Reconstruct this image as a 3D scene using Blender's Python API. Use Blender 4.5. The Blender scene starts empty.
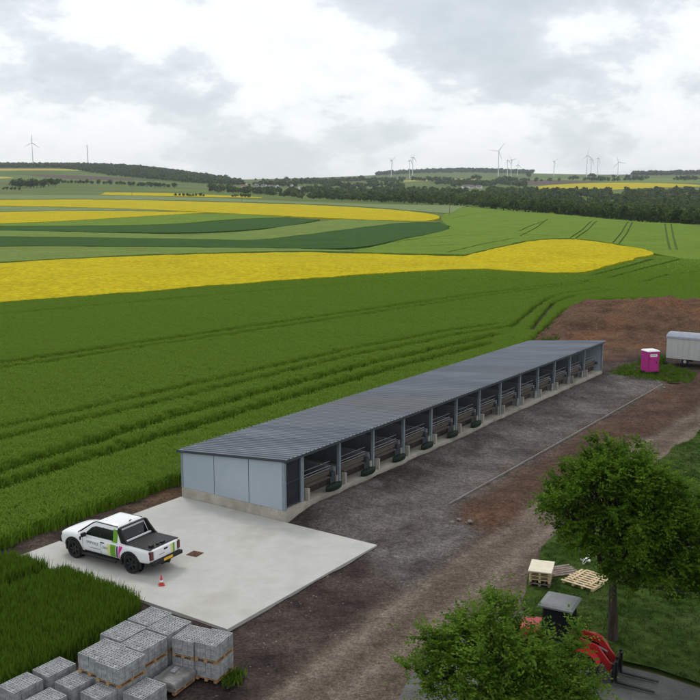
import bpy, bmesh, math, random
import numpy as np
from mathutils import Vector, Matrix
from mathutils.geometry import delaunay_2d_cdt
RND = random.Random(7); NP = np.random.default_rng(11)
scene = bpy.context.scene
col = scene.collection
rad = math.radians

# ------------------------------------------------------------------ camera model
F_PX, HY, CAM_H = 930.0, 197.0, 15.22
TH = math.atan((350 - HY) / F_PX)
cT, sT = math.cos(TH), math.sin(TH)
def ray(px, py):
    a, b = (px - 350) / F_PX, (py - 350) / F_PX
    return np.array([a, cT - b * sT, -sT - b * cT])
def G(px, py, z=0.0):
    d = ray(px, py); t = (z - CAM_H) / d[2]
    return Vector((d[0] * t, d[1] * t, z))

# ------------------------------------------------------------------ terrain heights
T_ROWS = [300, 500, 700, 900, 1200, 1600, 2000, 2600, 3200, 3800, 4500, 6000, 8000]
T_COLS = {
 -150: [None, 226, 215, 207, 200, 193.5, 188.5, 183, 176, 170, 167, 175, 180],
 0:    [None, 226, 215, 207, 199.5, 193, 188, 182, 175, 168.5, 165.5, 174, 180],
 75:   [None, 226, 215, 207, 199.5, 193, 188, 182, 175, 168.5, 165, 174, 180],
 150:  [None, 226, 215, 207, 200, 194.5, 190, 184, 177.5, 171, 167.5, 176, 180],
 195:  [None, 225.5, 214.5, 207, 200.5, 195.5, 191, 186, 181.5, 177, 175, 179, 180],
 240:  [None, 225, 214, 207, 201, 196.5, 192.5, 188, 185, 183, 181, 180, 180],
 350:  [None, 224, 213, 208, 203.5, 200.5, 196, 190, 186, 182.5, 180, 178, 176.5],
 450:  [None, 223, 211, 206, 205, 200, 195, 190, 186, 182, 178.5, 174, 170],
 525:  [None, 222, 211.5, 212.5, 208, 201, 195, 190, 185, 181, 178, 175.5, 173],
 610:  [None, 222, 219, 221, 213, 204, 196, 190.5, 184.5, 180.5, 178, 176, 175],
 700:  [None, 224, 228, 226, 216, 205, 197, 190, 185, 181, 178.5, 174.5, 173],
 850:  [None, 226, 232, 228, 217, 205, 197, 190, 185, 181, 178.5, 175, 174]}
Z0 = -0.15
def _build_T():
    cols = sorted(T_COLS); tab = []
    lg = np.linspace(math.log(230), math.log(9500), 420)
    for c in cols:
        zs = [Z0, Z0]; ys = [230, 300]
        for Y, py in zip(T_ROWS[1:], T_COLS[c][1:]):
            d = ray(c, py); zs.append(CAM_H + Y * d[2] / d[1]); ys.append(Y)
        zs.append(zs[-1] - 70); ys.append(9500)
        tab.append(np.interp(lg, np.log(ys), zs))
    tab = np.array(tab)
    us = np.linspace((-150 - 350) / 942, (850 - 350) / 942, 240)
    cu = np.array([(c - 350) / 942 for c in cols])
    D = np.array([np.interp(us, cu, tab[:, k]) for k in range(len(lg))])
    def sm(A, n, it):
        k = np.ones(n) / n
        for _ in range(it):
            P = np.pad(A, ((n // 2, n // 2), (0, 0)), mode='edge')
            A = np.array([np.convolve(P[:, j], k, 'valid') for j in range(A.shape[1])]).T
        return A
    D = sm(D, 9, 2); D = sm(D.T, 15, 2).T
    return lg, us, D
_LG, _US, _TD = _build_T()
def TZ(x, y):
    x = np.asarray(x, float); y = np.asarray(y, float)
    Y = np.clip(y, 231, 9490); u = np.clip(x / np.maximum(y, 60), _US[0], _US[-1] - 1e-6)
    a = (np.log(Y) - _LG[0]) / (_LG[1] - _LG[0]); b = (u - _US[0]) / (_US[1] - _US[0])
    i = np.clip(a.astype(int), 0, len(_LG) - 2); j = np.clip(b.astype(int), 0, len(_US) - 2)
    fa, fb = a - i, b - j
    z = _TD[i, j]*(1-fa)*(1-fb) + _TD[i+1, j]*fa*(1-fb) + _TD[i, j+1]*(1-fa)*fb + _TD[i+1, j+1]*fa*fb
    return np.where(y < 235, Z0, z)
_YS = np.geomspace(15, 9400, 5200)
def HIT(px, py, h=0.0):
    """where the sight line through this point of the photo meets the land (plus h metres of crop)"""
    d = ray(px, py); xs = _YS * d[0] / d[1]; zr = CAM_H + _YS * d[2] / d[1]
    k = np.nonzero(TZ(xs, _YS) + h >= zr)[0]
    k = k[0] if len(k) else len(_YS) - 1
    return np.array([xs[k], _YS[k]])

# ------------------------------------------------------------------ object helpers
def link(o, parent=None):
    col.objects.link(o)
    if parent: o.parent = parent
    return o
def tag(o, label=None, cat=None, group=None, kind=None):
    if label: o['label'] = label
    if cat: o['category'] = cat
    if group: o['group'] = group
    if kind: o['kind'] = kind
    return o
def empty(name, loc, rz=0, label=None, cat=None, group=None):
    o = bpy.data.objects.new(name, None); o.empty_display_size = .3
    o.location = loc; o.rotation_euler = (0, 0, rz); link(o)
    return tag(o, label, cat, group)
def mesh_np(name, V, faces, m, parent=None, smooth=False):
    me = bpy.data.meshes.new(name)
    me.from_pydata([tuple(v) for v in V], [], [tuple(int(i) for i in f) for f in faces])
    me.update()
    if m: me.materials.append(m)
    if smooth: me.polygons.foreach_set('use_smooth', [True] * len(me.polygons))
    return link(bpy.data.objects.new(name, me), parent)
def quads_np(name, Q, m, parent=None, n=4):
    """Q: (N,n,3) array of separate faces"""
    N = len(Q); me = bpy.data.meshes.new(name)
    me.vertices.add(N * n); me.vertices.foreach_set('co', Q.reshape(-1).astype(np.float32))
    me.loops.add(N * n); me.loops.foreach_set('vertex_index', np.arange(N * n, dtype=np.int32))
    me.polygons.add(N); me.polygons.foreach_set('loop_start', np.arange(0, N * n, n, dtype=np.int32))
    me.update(calc_edges=True); me.validate()
    if m: me.materials.append(m)
    return link(bpy.data.objects.new(name, me), parent)
class MB:
    def __init__(s): s.bm = bmesh.new()
    def box(s, c, d, rz=0, bev=0.0, M=None):
        r = bmesh.ops.create_cube(s.bm, size=1)
        vs = r['verts']
        bmesh.ops.scale(s.bm, vec=d, verts=vs)
        if bev:
            es = list({e for v in vs for e in v.link_edges})
            r2 = bmesh.ops.bevel(s.bm, geom=es, offset=bev, segments=2, affect='EDGES', profile=.6)
            vs = list({v for f in r2['faces'] for v in f.verts} | {v for v in vs if v.is_valid})
            vs = list({v for v in vs} | {w.other_vert(v) for v in vs for w in v.link_edges})
        if rz: bmesh.ops.rotate(s.bm, cent=(0, 0, 0), matrix=Matrix.Rotation(rz, 3, 'Z'), verts=vs)
        bmesh.ops.translate(s.bm, vec=c, verts=vs)
        if M is not None: bmesh.ops.transform(s.bm, matrix=M, verts=vs)
        return s
    def tube(s, pts, r, seg=8, cap=True):
        pts = [Vector(p) for p in pts]
        rs = r if isinstance(r, (list, tuple)) else [r] * len(pts)
        rings = []
        for i, p in enumerate(pts):
            t = (pts[min(i+1, len(pts)-1)] - pts[max(i-1, 0)]).normalized()
            a = Vector((0, 0, 1)) if abs(t.z) < .9 else Vector((1, 0, 0))
            n = t.cross(a).normalized(); b = t.cross(n)
            rings.append([s.bm.verts.new(p + (n * math.cos(2*math.pi*k/seg) + b * math.sin(2*math.pi*k/seg)) * rs[i]) for k in range(seg)])
        for A, B in zip(rings, rings[1:]):
            for k in range(seg): s.bm.faces.new((A[k], A[(k+1) % seg], B[(k+1) % seg], B[k]))
        if cap: s.bm.faces.new(rings[0][::-1]); s.bm.faces.new(rings[-1])
        return s
    def poly(s, pts):
        s.bm.faces.new([s.bm.verts.new(p) for p in pts]); return s
    def prism(s, pts, vec):
        """extrude a closed 3-D outline along vec"""
        v = Vector(vec); A = [s.bm.verts.new(p) for p in pts]; B = [s.bm.verts.new(Vector(p) + v) for p in pts]
        s.bm.faces.new(A[::-1]); s.bm.faces.new(B); n = len(A)
        for k in range(n): s.bm.faces.new((A[k], A[(k+1) % n], B[(k+1) % n], B[k]))
        return s
    def lathe(s, prof, c=(0, 0, 0), axis='Z', seg=24, closed=False):
        rings = []
        for (r, h) in prof:
            ring = []
            for k in range(seg):
                a = 2 * math.pi * k / seg; x, y = r * math.cos(a), r * math.sin(a)
                p = {'Z': (x, y, h), 'Y': (x, h, y), 'X': (h, x, y)}[axis]
                ring.append(s.bm.verts.new(Vector(p) + Vector(c)))
            rings.append(ring)
        if closed: rings.append(rings[0])
        for A, B in zip(rings, rings[1:]):
            for k in range(seg): s.bm.faces.new((A[k], A[(k+1) % seg], B[(k+1) % seg], B[k]))
        if not closed:
            if prof[0][0] > 1e-6: s.bm.faces.new(rings[0][::-1])
            if prof[-1][0] > 1e-6: s.bm.faces.new(rings[-1])
        return s
    def loft(s, rings, cap=True):
        R = [[s.bm.verts.new(p) for p in r] for r in rings]; n = len(R[0])
        for A, B in zip(R, R[1:]):
            for k in range(n): s.bm.faces.new((A[k], A[(k+1) % n], B[(k+1) % n], B[k]))
        if cap: s.bm.faces.new(R[0][::-1]); s.bm.faces.new(R[-1])
        return s
    def build(s, name, m, parent=None, smooth=None):
        bmesh.ops.remove_doubles(s.bm, verts=s.bm.verts, dist=1e-5)
        bmesh.ops.recalc_face_normals(s.bm, faces=s.bm.faces)
        me = bpy.data.meshes.new(name); s.bm.to_mesh(me); s.bm.free()
        if m: me.materials.append(m)
        if smooth is not None:
            me.polygons.foreach_set('use_smooth', [True] * len(me.polygons))
            if smooth > 0: me.set_sharp_from_angle(angle=rad(smooth))
        return link(bpy.data.objects.new(name, me), parent)
def copy_tree(o, parent=None):
    c = o.copy(); col.objects.link(c); c.parent = parent
    for ch in list(o.children): copy_tree(ch, c)
    return c

# ------------------------------------------------------------------ materials
def mat(name, c1, c2=None, scale=5.0, rough=.8, bump=0.0, bscale=None, metal=0.0, c3=None, s2=None, detail=4, stretch=None, spec=.3, rot=0, coord='Object', trans=0.0, lo=.38, hi=.62, grain=None):
    m = bpy.data.materials.new(name); m.use_nodes = True
    nt = m.node_tree; N, L = nt.nodes, nt.links
    b = N['Principled BSDF']; b.inputs['Roughness'].default_value = rough; b.inputs['Metallic'].default_value = metal
    b.inputs['Specular IOR Level'].default_value = spec
    b.inputs['Base Color'].default_value = (*c1, 1)
    tc = N.new('ShaderNodeTexCoord'); mp = N.new('ShaderNodeMapping')
    L.new(tc.outputs[coord], mp.inputs['Vector'])
    mp.vector_type = 'TEXTURE'; mp.inputs['Rotation'].default_value = (0, 0, rot)
    if stretch: mp.inputs['Scale'].default_value = tuple(1/q for q in stretch)
    def noise(sc, det=detail, vec=mp):
        n = N.new('ShaderNodeTexNoise'); n.inputs['Scale'].default_value = sc; n.inputs['Detail'].default_value = det
        n.inputs['Roughness'].default_value = .6
        L.new(vec.outputs[0], n.inputs['Vector']); return n
    out = None
    if c2:
        n = noise(scale); r = N.new('ShaderNodeValToRGB')
        r.color_ramp.elements[0].position = lo; r.color_ramp.elements[1].position = hi
        r.color_ramp.elements[0].color = (*c1, 1); r.color_ramp.elements[1].color = (*c2, 1)
        L.new(n.outputs['Fac'], r.inputs['Fac']); out = r.outputs['Color']
        if c3:
            n2 = noise(s2 or scale * .2, 3); r2 = N.new('ShaderNodeValToRGB')
            r2.color_ramp.elements[0].position = .5; r2.color_ramp.elements[1].position = .68
            r2.color_ramp.elements[0].color = (0, 0, 0, 1); r2.color_ramp.elements[1].color = (1, 1, 1, 1)
            L.new(n2.outputs['Fac'], r2.inputs['Fac'])
            mx = N.new('ShaderNodeMixRGB'); L.new(r2.outputs['Color'], mx.inputs['Fac'])
            L.new(out, mx.inputs['Color1']); mx.inputs['Color2'].default_value = (*c3, 1); out = mx.outputs['Color']
        for gsc, amt in (grain or ()):
            ng = noise(gsc, 3); mr = N.new('ShaderNodeMapRange'); mr.inputs['From Min'].default_value = .3; mr.inputs['From Max'].default_value = .7
            mr.inputs['To Min'].default_value = 1 - amt; mr.inputs['To Max'].default_value = 1 + amt; L.new(ng.outputs['Fac'], mr.inputs['Value'])
            mg = N.new('ShaderNodeMixRGB'); mg.blend_type = 'MULTIPLY'; mg.inputs['Fac'].default_value = 1
            L.new(out, mg.inputs['Color1']); L.new(mr.outputs[0], mg.inputs['Color2']); out = mg.outputs['Color']
        L.new(out, b.inputs['Base Color'])
    if bump:
        nb = noise(bscale or scale * 4, 5); bp = N.new('ShaderNodeBump'); bp.inputs['Strength'].default_value = 1
        bp.inputs['Distance'].default_value = bump
        L.new(nb.outputs['Fac'], bp.inputs['Height']); L.new(bp.outputs['Normal'], b.inputs['Normal'])
    if trans:
        t = N.new('ShaderNodeBsdfTranslucent'); ms = N.new('ShaderNodeMixShader'); ms.inputs[0].default_value = trans
        if out: L.new(out, t.inputs['Color'])
        else: t.inputs['Color'].default_value = (*c1, 1)
        o = [x for x in N if x.type == 'OUTPUT_MATERIAL'][0]
        L.new(b.outputs[0], ms.inputs[1]); L.new(t.outputs[0], ms.inputs[2]); L.new(ms.outputs[0], o.inputs['Surface'])
    return m
def S(*c): # sRGB 0-255 to linear
    return tuple((x/255/12.92 if x/255 <= .04045 else ((x/255+.055)/1.055)**2.4) for x in c)
MT = {}; A0_ = rad(55.7)
MT['land'] = mat('land', (.085, .13, .032), (.125, .175, .048), .004, .95, .2, .3, c3=(.13, .115, .06), s2=.0016, spec=.03)
MT['wheat'] = mat('wheat', (.145, .275, .016), (.19, .34, .024), .5, .8, 0, trans=.45, s2=.075, c3=(.225, .365, .038), spec=.05)
MT['wheat_dark'] = mat('wheat_dark', (.078, .145, .011), (.112, .195, .017), .6, .8, 0, trans=.38, s2=1.2, c3=(.13, .215, .022), spec=.05)
MT['plot_base'] = mat('plot_base', (.035, .07, .008), (.05, .09, .011), .8, .95, .12, 3, spec=.02)
MT['ear'] = mat('ear', (.20, .32, .045), (.25, .38, .06), .07, .8, 0, trans=.4, spec=.05)
MT['wheat_base'] = mat('wheat_base', (.088, .150, .017), (.125, .20, .027), .8, .95, .14, 3, spec=.02, c3=(.105, .17, .022), s2=.08, grain=((.05, .10), (.9, .10), (2.5, .14)))
MT['concrete'] = mat('concrete', (.425, .42, .39), (.485, .48, .45), .3, .85, .004, 14, c3=(.385, .37, .335), s2=.3, spec=.15, grain=((1.6, .05), (14, .05)))
MT['plinth'] = mat('plinth', (.36, .34, .285), (.46, .43, .365), 1.1, .85, .004, 10, c3=(.27, .25, .205), s2=.5, grain=((9, .1),))
MT['gravel'] = mat('gravel', (.066, .058, .058), (.165, .147, .145), .45, .95, .05, 5, c3=(.085, .070, .065), s2=.22, detail=10, spec=.05, rot=A0_, stretch=(.45, 1, 1), grain=((3.2, .35), (9, .45), (22, .4)))
MT['soil'] = mat('soil', (.038, .028, .024), (.085, .063, .052), .6, .98, .08, 3, c3=(.10, .062, .035), s2=.12, detail=10, spec=.04, grain=((2.5, .3), (8, .4), (20, .35)))
MT['cab_grey'] = mat('cab_grey', (.15, .16, .16), (.21, .22, .22), 2, .5)
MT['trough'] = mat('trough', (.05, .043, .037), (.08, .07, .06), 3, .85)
MT['kerb'] = mat('kerb', (.17, .165, .155), (.23, .225, .21), 2, .9, spec=.1)
MT['rubble'] = mat('rubble', (.15, .14, .125), (.24, .225, .2), 4, .9, spec=.1)
MT['redsoil'] = mat('redsoil', (.05, .029, .019), (.115, .062, .036), .35, .98, .15, 1.4, c3=(.15, .075, .04), s2=.1, detail=10, spec=.04, grain=((1.2, .3), (4, .4), (12, .4)))
MT['road'] = mat('road', (.075, .061, .052), (.125, .102, .086), .5, .95, .03, 6, c3=(.15, .12, .09), s2=.3, detail=10, spec=.05, stretch=(.14, 1, 1), rot=A0_, grain=((2.5, .15), (10, .25), (24, .3)))
MT['asphalt'] = mat('asphalt', (.095, .093, .092), (.13, .128, .125), .7, .9, .006, 30, detail=8, spec=.08, grain=((3, .12), (18, .25)))
MT['lawn'] = mat('lawn', (.025, .050, .009), (.046, .078, .016), .5, .95, .05, 9, c3=(.055, .08, .024), s2=.2, spec=.02, grain=((2, .25), (9, .3)))
MT['panel'] = mat('panel', (.34, .40, .46), (.37, .43, .49), .5, .45, spec=.4)
MT['trim'] = mat('trim', (.045, .055, .068), rough=.55)
MT['roof'] = mat('roof', (.145, .168, .20), (.215, .24, .275), .45, .5, 0, c3=(.185, .19, .20), s2=.12, stretch=(1, .2, 1), spec=.4, grain=((2.2, .08),))
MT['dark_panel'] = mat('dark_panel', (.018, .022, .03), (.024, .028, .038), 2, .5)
MT['inner'] = mat('inner', (.24, .26, .29), (.29, .31, .34), .6, .6)
MT['steel'] = mat('steel', (.21, .25, .285), (.26, .30, .335), 3, .5, metal=.1)
MT['galv'] = mat('galv', (.19, .19, .185), (.25, .25, .245), 6, .5, metal=.2)
MT['timber'] = mat('timber', (.085, .072, .06), (.12, .10, .08), 2, .8, stretch=(.3, 3, 3))
MT['block'] = mat('block', (.25, .26, .262), (.35, .36, .362), 3.5, .95, .01, 30, c3=(.2, .205, .205), s2=1.3, grain=((7, .12), (30, .15)))
MT['wood'] = mat('wood', (.30, .17, .08), (.42, .26, .13), 5, .85)
MT['lightwood'] = mat('lightwood', (.52, .40, .23), (.64, .52, .33), 5, .8)
MT['weathered'] = mat('weathered', (.16, .12, .10), (.24, .19, .16), 4, .9)
MT['film'] = mat('film', (.16, .155, .15), (.24, .235, .23), 3, .35, .02, 6)
MT['tub'] = mat('tub', (.006, .016, .010), (.012, .028, .016), 6, .6, .03, 12)
MT['black'] = mat('black', (.012, .012, .013), rough=.5)
MT['rubber'] = mat('rubber', (.016, .016, .016), (.024, .024, .024), 20, .85)
MT['glass'] = mat('glass', (.006, .008, .010), rough=.06, spec=.5)
MT['white_paint'] = mat('white_paint', (.78, .79, .80), rough=.22, spec=.5)
MT['white'] = mat('white', (.78, .78, .77), rough=.5)
MT['red'] = mat('red', (.42, .02, .022), (.36, .02, .02), 4, .35)
MT['cone_red'] = mat('cone_red', (.55, .06, .04), rough=.5)
MT['magenta'] = mat('magenta', (.42, .028, .22), (.47, .035, .25), 2, .4)
MT['green_stripe'] = mat('green_stripe', S(104, 158, 44), rough=.3)
MT['pale_stripe'] = mat('pale_stripe', S(214, 218, 150), rough=.3)
MT['pink_stripe'] = mat('pink_stripe', S(216, 52, 150), rough=.3)
MT['olive'] = mat('olive', S(90, 105, 40), rough=.4)
MT['grey_text'] = mat('grey_text', (.10, .11, .12), rough=.5)
MT['pale_grey'] = mat('pale_grey', (.30, .30, .30), rough=.6)
MT['lamp_red'] = mat('lamp_red', (.10, .006, .010), rough=.15, spec=.6)
MT['plate'] = mat('plate', (.75, .42, .02), rough=.4)
MT['rim_dark'] = mat('rim_dark', (.04, .042, .045), rough=.35, metal=.5)
MT['rim_grey'] = mat('rim_grey', (.42, .42, .41), rough=.5)
MT['rust'] = mat('rust', (.10, .045, .03), (.16, .075, .05), 8, .8)
MT['trailer_grey'] = mat('trailer_grey', (.46, .46, .44), (.50, .50, .48), 1.2, .6, stretch=(3, 3, .3))
MT['trailer_roof'] = mat('trailer_roof', (.22, .25, .30), (.27, .30, .35), 1.5, .45)
MT['bark'] = mat('bark', (.035, .028, .022), (.07, .058, .046), 6, .95, .02, 20, stretch=(1, 1, .25))
MT['leaf'] = mat('leaf', (.052, .115, .008), (.112, .21, .016), .9, .6, trans=.48, spec=.06, detail=2, c3=(.16, .265, .026), s2=1.6)
MT['leaf_light'] = mat('leaf_light', (.064, .135, .010), (.13, .23, .021), 1.1, .6, trans=.48, spec=.08, detail=2, c3=(.18, .28, .036), s2=1.8)
MT['far_leaf'] = mat('far_leaf', (.034, .062, .016), (.088, .135, .032), .11, .9, trans=.2, detail=2, spec=.03, c3=(.13, .15, .048), s2=.06)
MT['tower'] = mat('tower', (.74, .75, .76), rough=.5)
MT['house_wall'] = mat('house_wall', (.66, .64, .60), (.72, .70, .66), .2, .9)
MT['house_roof'] = mat('house_roof', (.12, .11, .115), (.18, .15, .14), .3, .9)
MT['red_roof'] = mat('red_roof', (.22, .10, .07), (.26, .12, .08), .3, .9)
def crop_mat(name, a, b, c, sc=.25, fine=1.3):
    return mat(name, a, b, fine, .9, .25, 2.0, c3=c, s2=sc * .12, detail=8, spec=.03, grain=((.06, .10), (.5, .12)))
MT['c_green'] = crop_mat('c_green', (.105, .175, .018), (.145, .225, .026), (.13, .20, .024))
MT['c_light'] = crop_mat('c_light', (.12, .18, .038), (.16, .22, .05), (.14, .20, .045))
MT['c_pale'] = crop_mat('c_pale', (.15, .20, .08), (.19, .24, .10), (.16, .20, .075))
MT['c_dark'] = crop_mat('c_dark', (.028, .072, .014), (.046, .10, .02), (.038, .086, .017))
MT['c_rape'] = crop_mat('c_rape', (.33, .27, .003), (.54, .435, .006), (.40, .335, .010), fine=1.2)
MT['c_gold'] = crop_mat('c_gold', (.34, .30, .06), (.42, .36, .08), (.36, .33, .08))
MT['c_plough'] = crop_mat('c_plough', (.09, .065, .055), (.12, .085, .07), (.10, .08, .06))

# ------------------------------------------------------------------ land
us = np.linspace(-1.05, 1.05, 211)
ys = np.concatenate([np.linspace(-60, 220, 57), np.geomspace(225, 9450, 240)])
UU, YY = np.meshgrid(us, ys); XX = UU * (YY + 110)
ZZ = TZ(XX, YY)
V = np.stack([XX, YY, ZZ], -1).reshape(-1, 3)
nu = len(us); idx = np.arange(len(V)).reshape(len(ys), nu)
Fq = np.stack([idx[:-1, :-1], idx[:-1, 1:], idx[1:, 1:], idx[1:, :-1]], -1).reshape(-1, 4)
tag(mesh_np('terrain', V, Fq, MT['land'], smooth=True), kind='structure')

def in_poly(P, pts):
    P = np.asarray(P); x, y = pts[:, 0], pts[:, 1]; r = np.zeros(len(pts), bool); n = len(P)
    for i in range(n):
        x1, y1 = P[i]; x2, y2 = P[(i+1) % n]
        if y1 == y2: continue
        r ^= ((y1 > y) != (y2 > y)) & (x < (x2 - x1) * (y - y1) / (y2 - y1) + x1)
    return r
def dens_loop(P, step):
    out = []
    for i in range(len(P)):
        a, b = np.array(P[i], float), np.array(P[(i+1) % len(P)], float)
        n = max(1, int(np.linalg.norm(b - a) / step(max(20, .5 * (a[1] + b[1])))))
        for k in range(n): out.append(a + (b - a) * k / n)
    return out
def sheet(name, P, m, zf, gap=.012, gmin=.5, strips=(), skirt=0.0, attr=None, jit=.3, smooth=True, parent=None, rag=0.0, rs=2.3):
    """a surface over the ground polygon P (with cut-out strips): real height zf(x, y), optional side walls going down by skirt"""
    step = lambda Y: max(gmin, Y * gap)
    loops = [dens_loop(P, lambda Y: step(Y) * 1.5)] + [dens_loop(s, lambda Y: step(Y) * 2) for s in strips]
    if rag:
        q = np.array(loops[0]); loops[0] = [p + rag*np.array([float(fbm(p[0], p[1], rs, 31)) + .6*float(vnoise(p[0], p[1], rs*.3, 3)), float(fbm(p[0], p[1], rs, 47)) + .6*float(vnoise(p[0], p[1], rs*.3, 9))]) for p in loops[0]]
        P = [tuple(p) for p in loops[0]]
    A = np.array(P); y0, y1 = max(8, A[:, 1].min()), A[:, 1].max()
    pts = []; Y = y0
    while Y < y1:
        st = step(Y); xs = np.arange(A[:, 0].min(), A[:, 0].max(), st)
        row = np.stack([xs + NP.uniform(-jit, jit, len(xs)) * st, np.full(len(xs), Y) + NP.uniform(-jit, jit, len(xs)) * st], -1)
        pts.append(row); Y += st
    pts = np.concatenate(pts) if pts else np.zeros((0, 2))
    pts = pts[in_poly(P, pts)]
    vs, es, fs = [], [], []
    for lp in loops:
        b = len(vs); vs += [Vector((p[0], p[1])) for p in lp]; n = len(lp)
        es += [(b + i, b + (i+1) % n) for i in range(n)]; fs.append([b + i for i in range(n)])
    vs += [Vector((p[0], p[1])) for p in pts]
    ov, oe, of = delaunay_2d_cdt(vs, es, [], 0, 1e-4)[:3]
    xy = np.array([(v.x, v.y) for v in ov]); cen = xy[np.array([f[:3] for f in of])].mean(1)
    ok = in_poly(P, cen)
    for s_ in strips: ok &= ~in_poly(s_, cen)
    keep = [f for f, q in zip(of, ok) if q]
    z = zf(xy[:, 0], xy[:, 1])
    Vt = [(*p, q) for p, q in zip(xy, z)]
    faces = [tuple(f) for f in keep]
    if skirt:
        cnt = {}
        for f in faces:
            for a, b in zip(f, f[1:] + f[:1]):
                k = (min(a, b), max(a, b)); cnt[k] = None if k in cnt else (a, b)
        low = {}
        for e in cnt.values():
            if not e: continue
            for v in e:
                if v not in low: low[v] = len(Vt); Vt.append((Vt[v][0], Vt[v][1], Vt[v][2] - skirt))
            faces.append((e[1], e[0], low[e[0]], low[e[1]]))
    used = sorted({i for f in faces for i in f}); mp = {u: k for k, u in enumerate(used)}
    o = mesh_np(name, [Vt[u] for u in used], [tuple(mp[i] for i in f) for f in faces], m, parent, smooth)
    if smooth: o.data.set_sharp_from_angle(angle=rad(50))
    if attr:
        co = np.array([Vt[u] for u in used])
        for nm, fn in attr.items():
            a = o.data.attributes.new(nm, 'FLOAT', 'POINT'); a.data.foreach_set('value', fn(co).astype(np.float32))
    return o
def vnoise(x, y, s, seed=0):
    x = np.asarray(x) / s; y = np.asarray(y) / s
    ix, iy = np.floor(x).astype(int), np.floor(y).astype(int); fx, fy = x - ix, y - iy
    fx = fx*fx*(3-2*fx); fy = fy*fy*(3-2*fy)
    h = lambda a, b: np.modf(np.abs(np.sin(a * 127.1 + b * 311.7 + seed * 74.7) * 43758.5453))[0]
    return (h(ix, iy)*(1-fx)*(1-fy) + h(ix+1, iy)*fx*(1-fy) + h(ix, iy+1)*(1-fx)*fy + h(ix+1, iy+1)*fx*fy) - .5
def fbm(x, y, s, seed=0): return vnoise(x, y, s, seed) + .5*vnoise(x, y, s*.47, seed+1) + .25*vnoise(x, y, s*.21, seed+2)

# instances of one small tuft over a sheet of crop or grass (things nobody could count)
def scatter(o, tuft, seed=1, attr=True, dens=10, sc=(.8, 1.2), tilt=.15):
    ng = bpy.data.node_groups.new('tufts', 'GeometryNodeTree')
    ng.interface.new_socket('Geometry', in_out='INPUT', socket_type='NodeSocketGeometry')
    ng.interface.new_socket('Geometry', in_out='OUTPUT', socket_type='NodeSocketGeometry')
    N, L = ng.nodes, ng.links
    gi, go = N.new('NodeGroupInput'), N.new('NodeGroupOutput')
    d = N.new('GeometryNodeDistributePointsOnFaces'); d.inputs['Seed'].default_value = seed
    L.new(gi.outputs[0], d.inputs['Mesh'])
    if attr:
        na = N.new('GeometryNodeInputNamedAttribute'); na.data_type = 'FLOAT'; na.inputs['Name'].default_value = 'dens'
        L.new(na.outputs['Attribute'], d.inputs['Density'])
    else: d.inputs['Density'].default_value = dens
    ip = N.new('GeometryNodeInstanceOnPoints'); oi = N.new('GeometryNodeObjectInfo'); oi.inputs['Object'].default_value = tuft
    oi.transform_space = 'ORIGINAL'
    L.new(d.outputs['Points'], ip.inputs['Points']); L.new(oi.outputs['Geometry'], ip.inputs['Instance'])
    rv = N.new('FunctionNodeRandomValue'); rv.data_type = 'FLOAT_VECTOR'
    rv.inputs[0].default_value = (-tilt, -tilt, 0); rv.inputs[1].default_value = (tilt, tilt, 6.283)
    L.new(rv.outputs[0], ip.inputs['Rotation'])
    rs = N.new('FunctionNodeRandomValue'); rs.data_type = 'FLOAT'
    rs.inputs[2].default_value, rs.inputs[3].default_value = sc
    if attr:
        ns = N.new('GeometryNodeInputNamedAttribute'); ns.data_type = 'FLOAT'; ns.inputs['Name'].default_value = 'size'
        mu = N.new('ShaderNodeMath'); mu.operation = 'MULTIPLY'
        L.new(rs.outputs[1], mu.inputs[0]); L.new(ns.outputs['Attribute'], mu.inputs[1]); L.new(mu.outputs[0], ip.inputs['Scale'])
    else: L.new(rs.outputs[1], ip.inputs['Scale'])
    j = N.new('GeometryNodeJoinGeometry')
    L.new(gi.outputs[0], j.inputs[0]); L.new(ip.outputs[0], j.inputs[0]); L.new(j.outputs[0], go.inputs[0])
    md = o.modifiers.new('tufts', 'NODES'); md.node_group = ng
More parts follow.
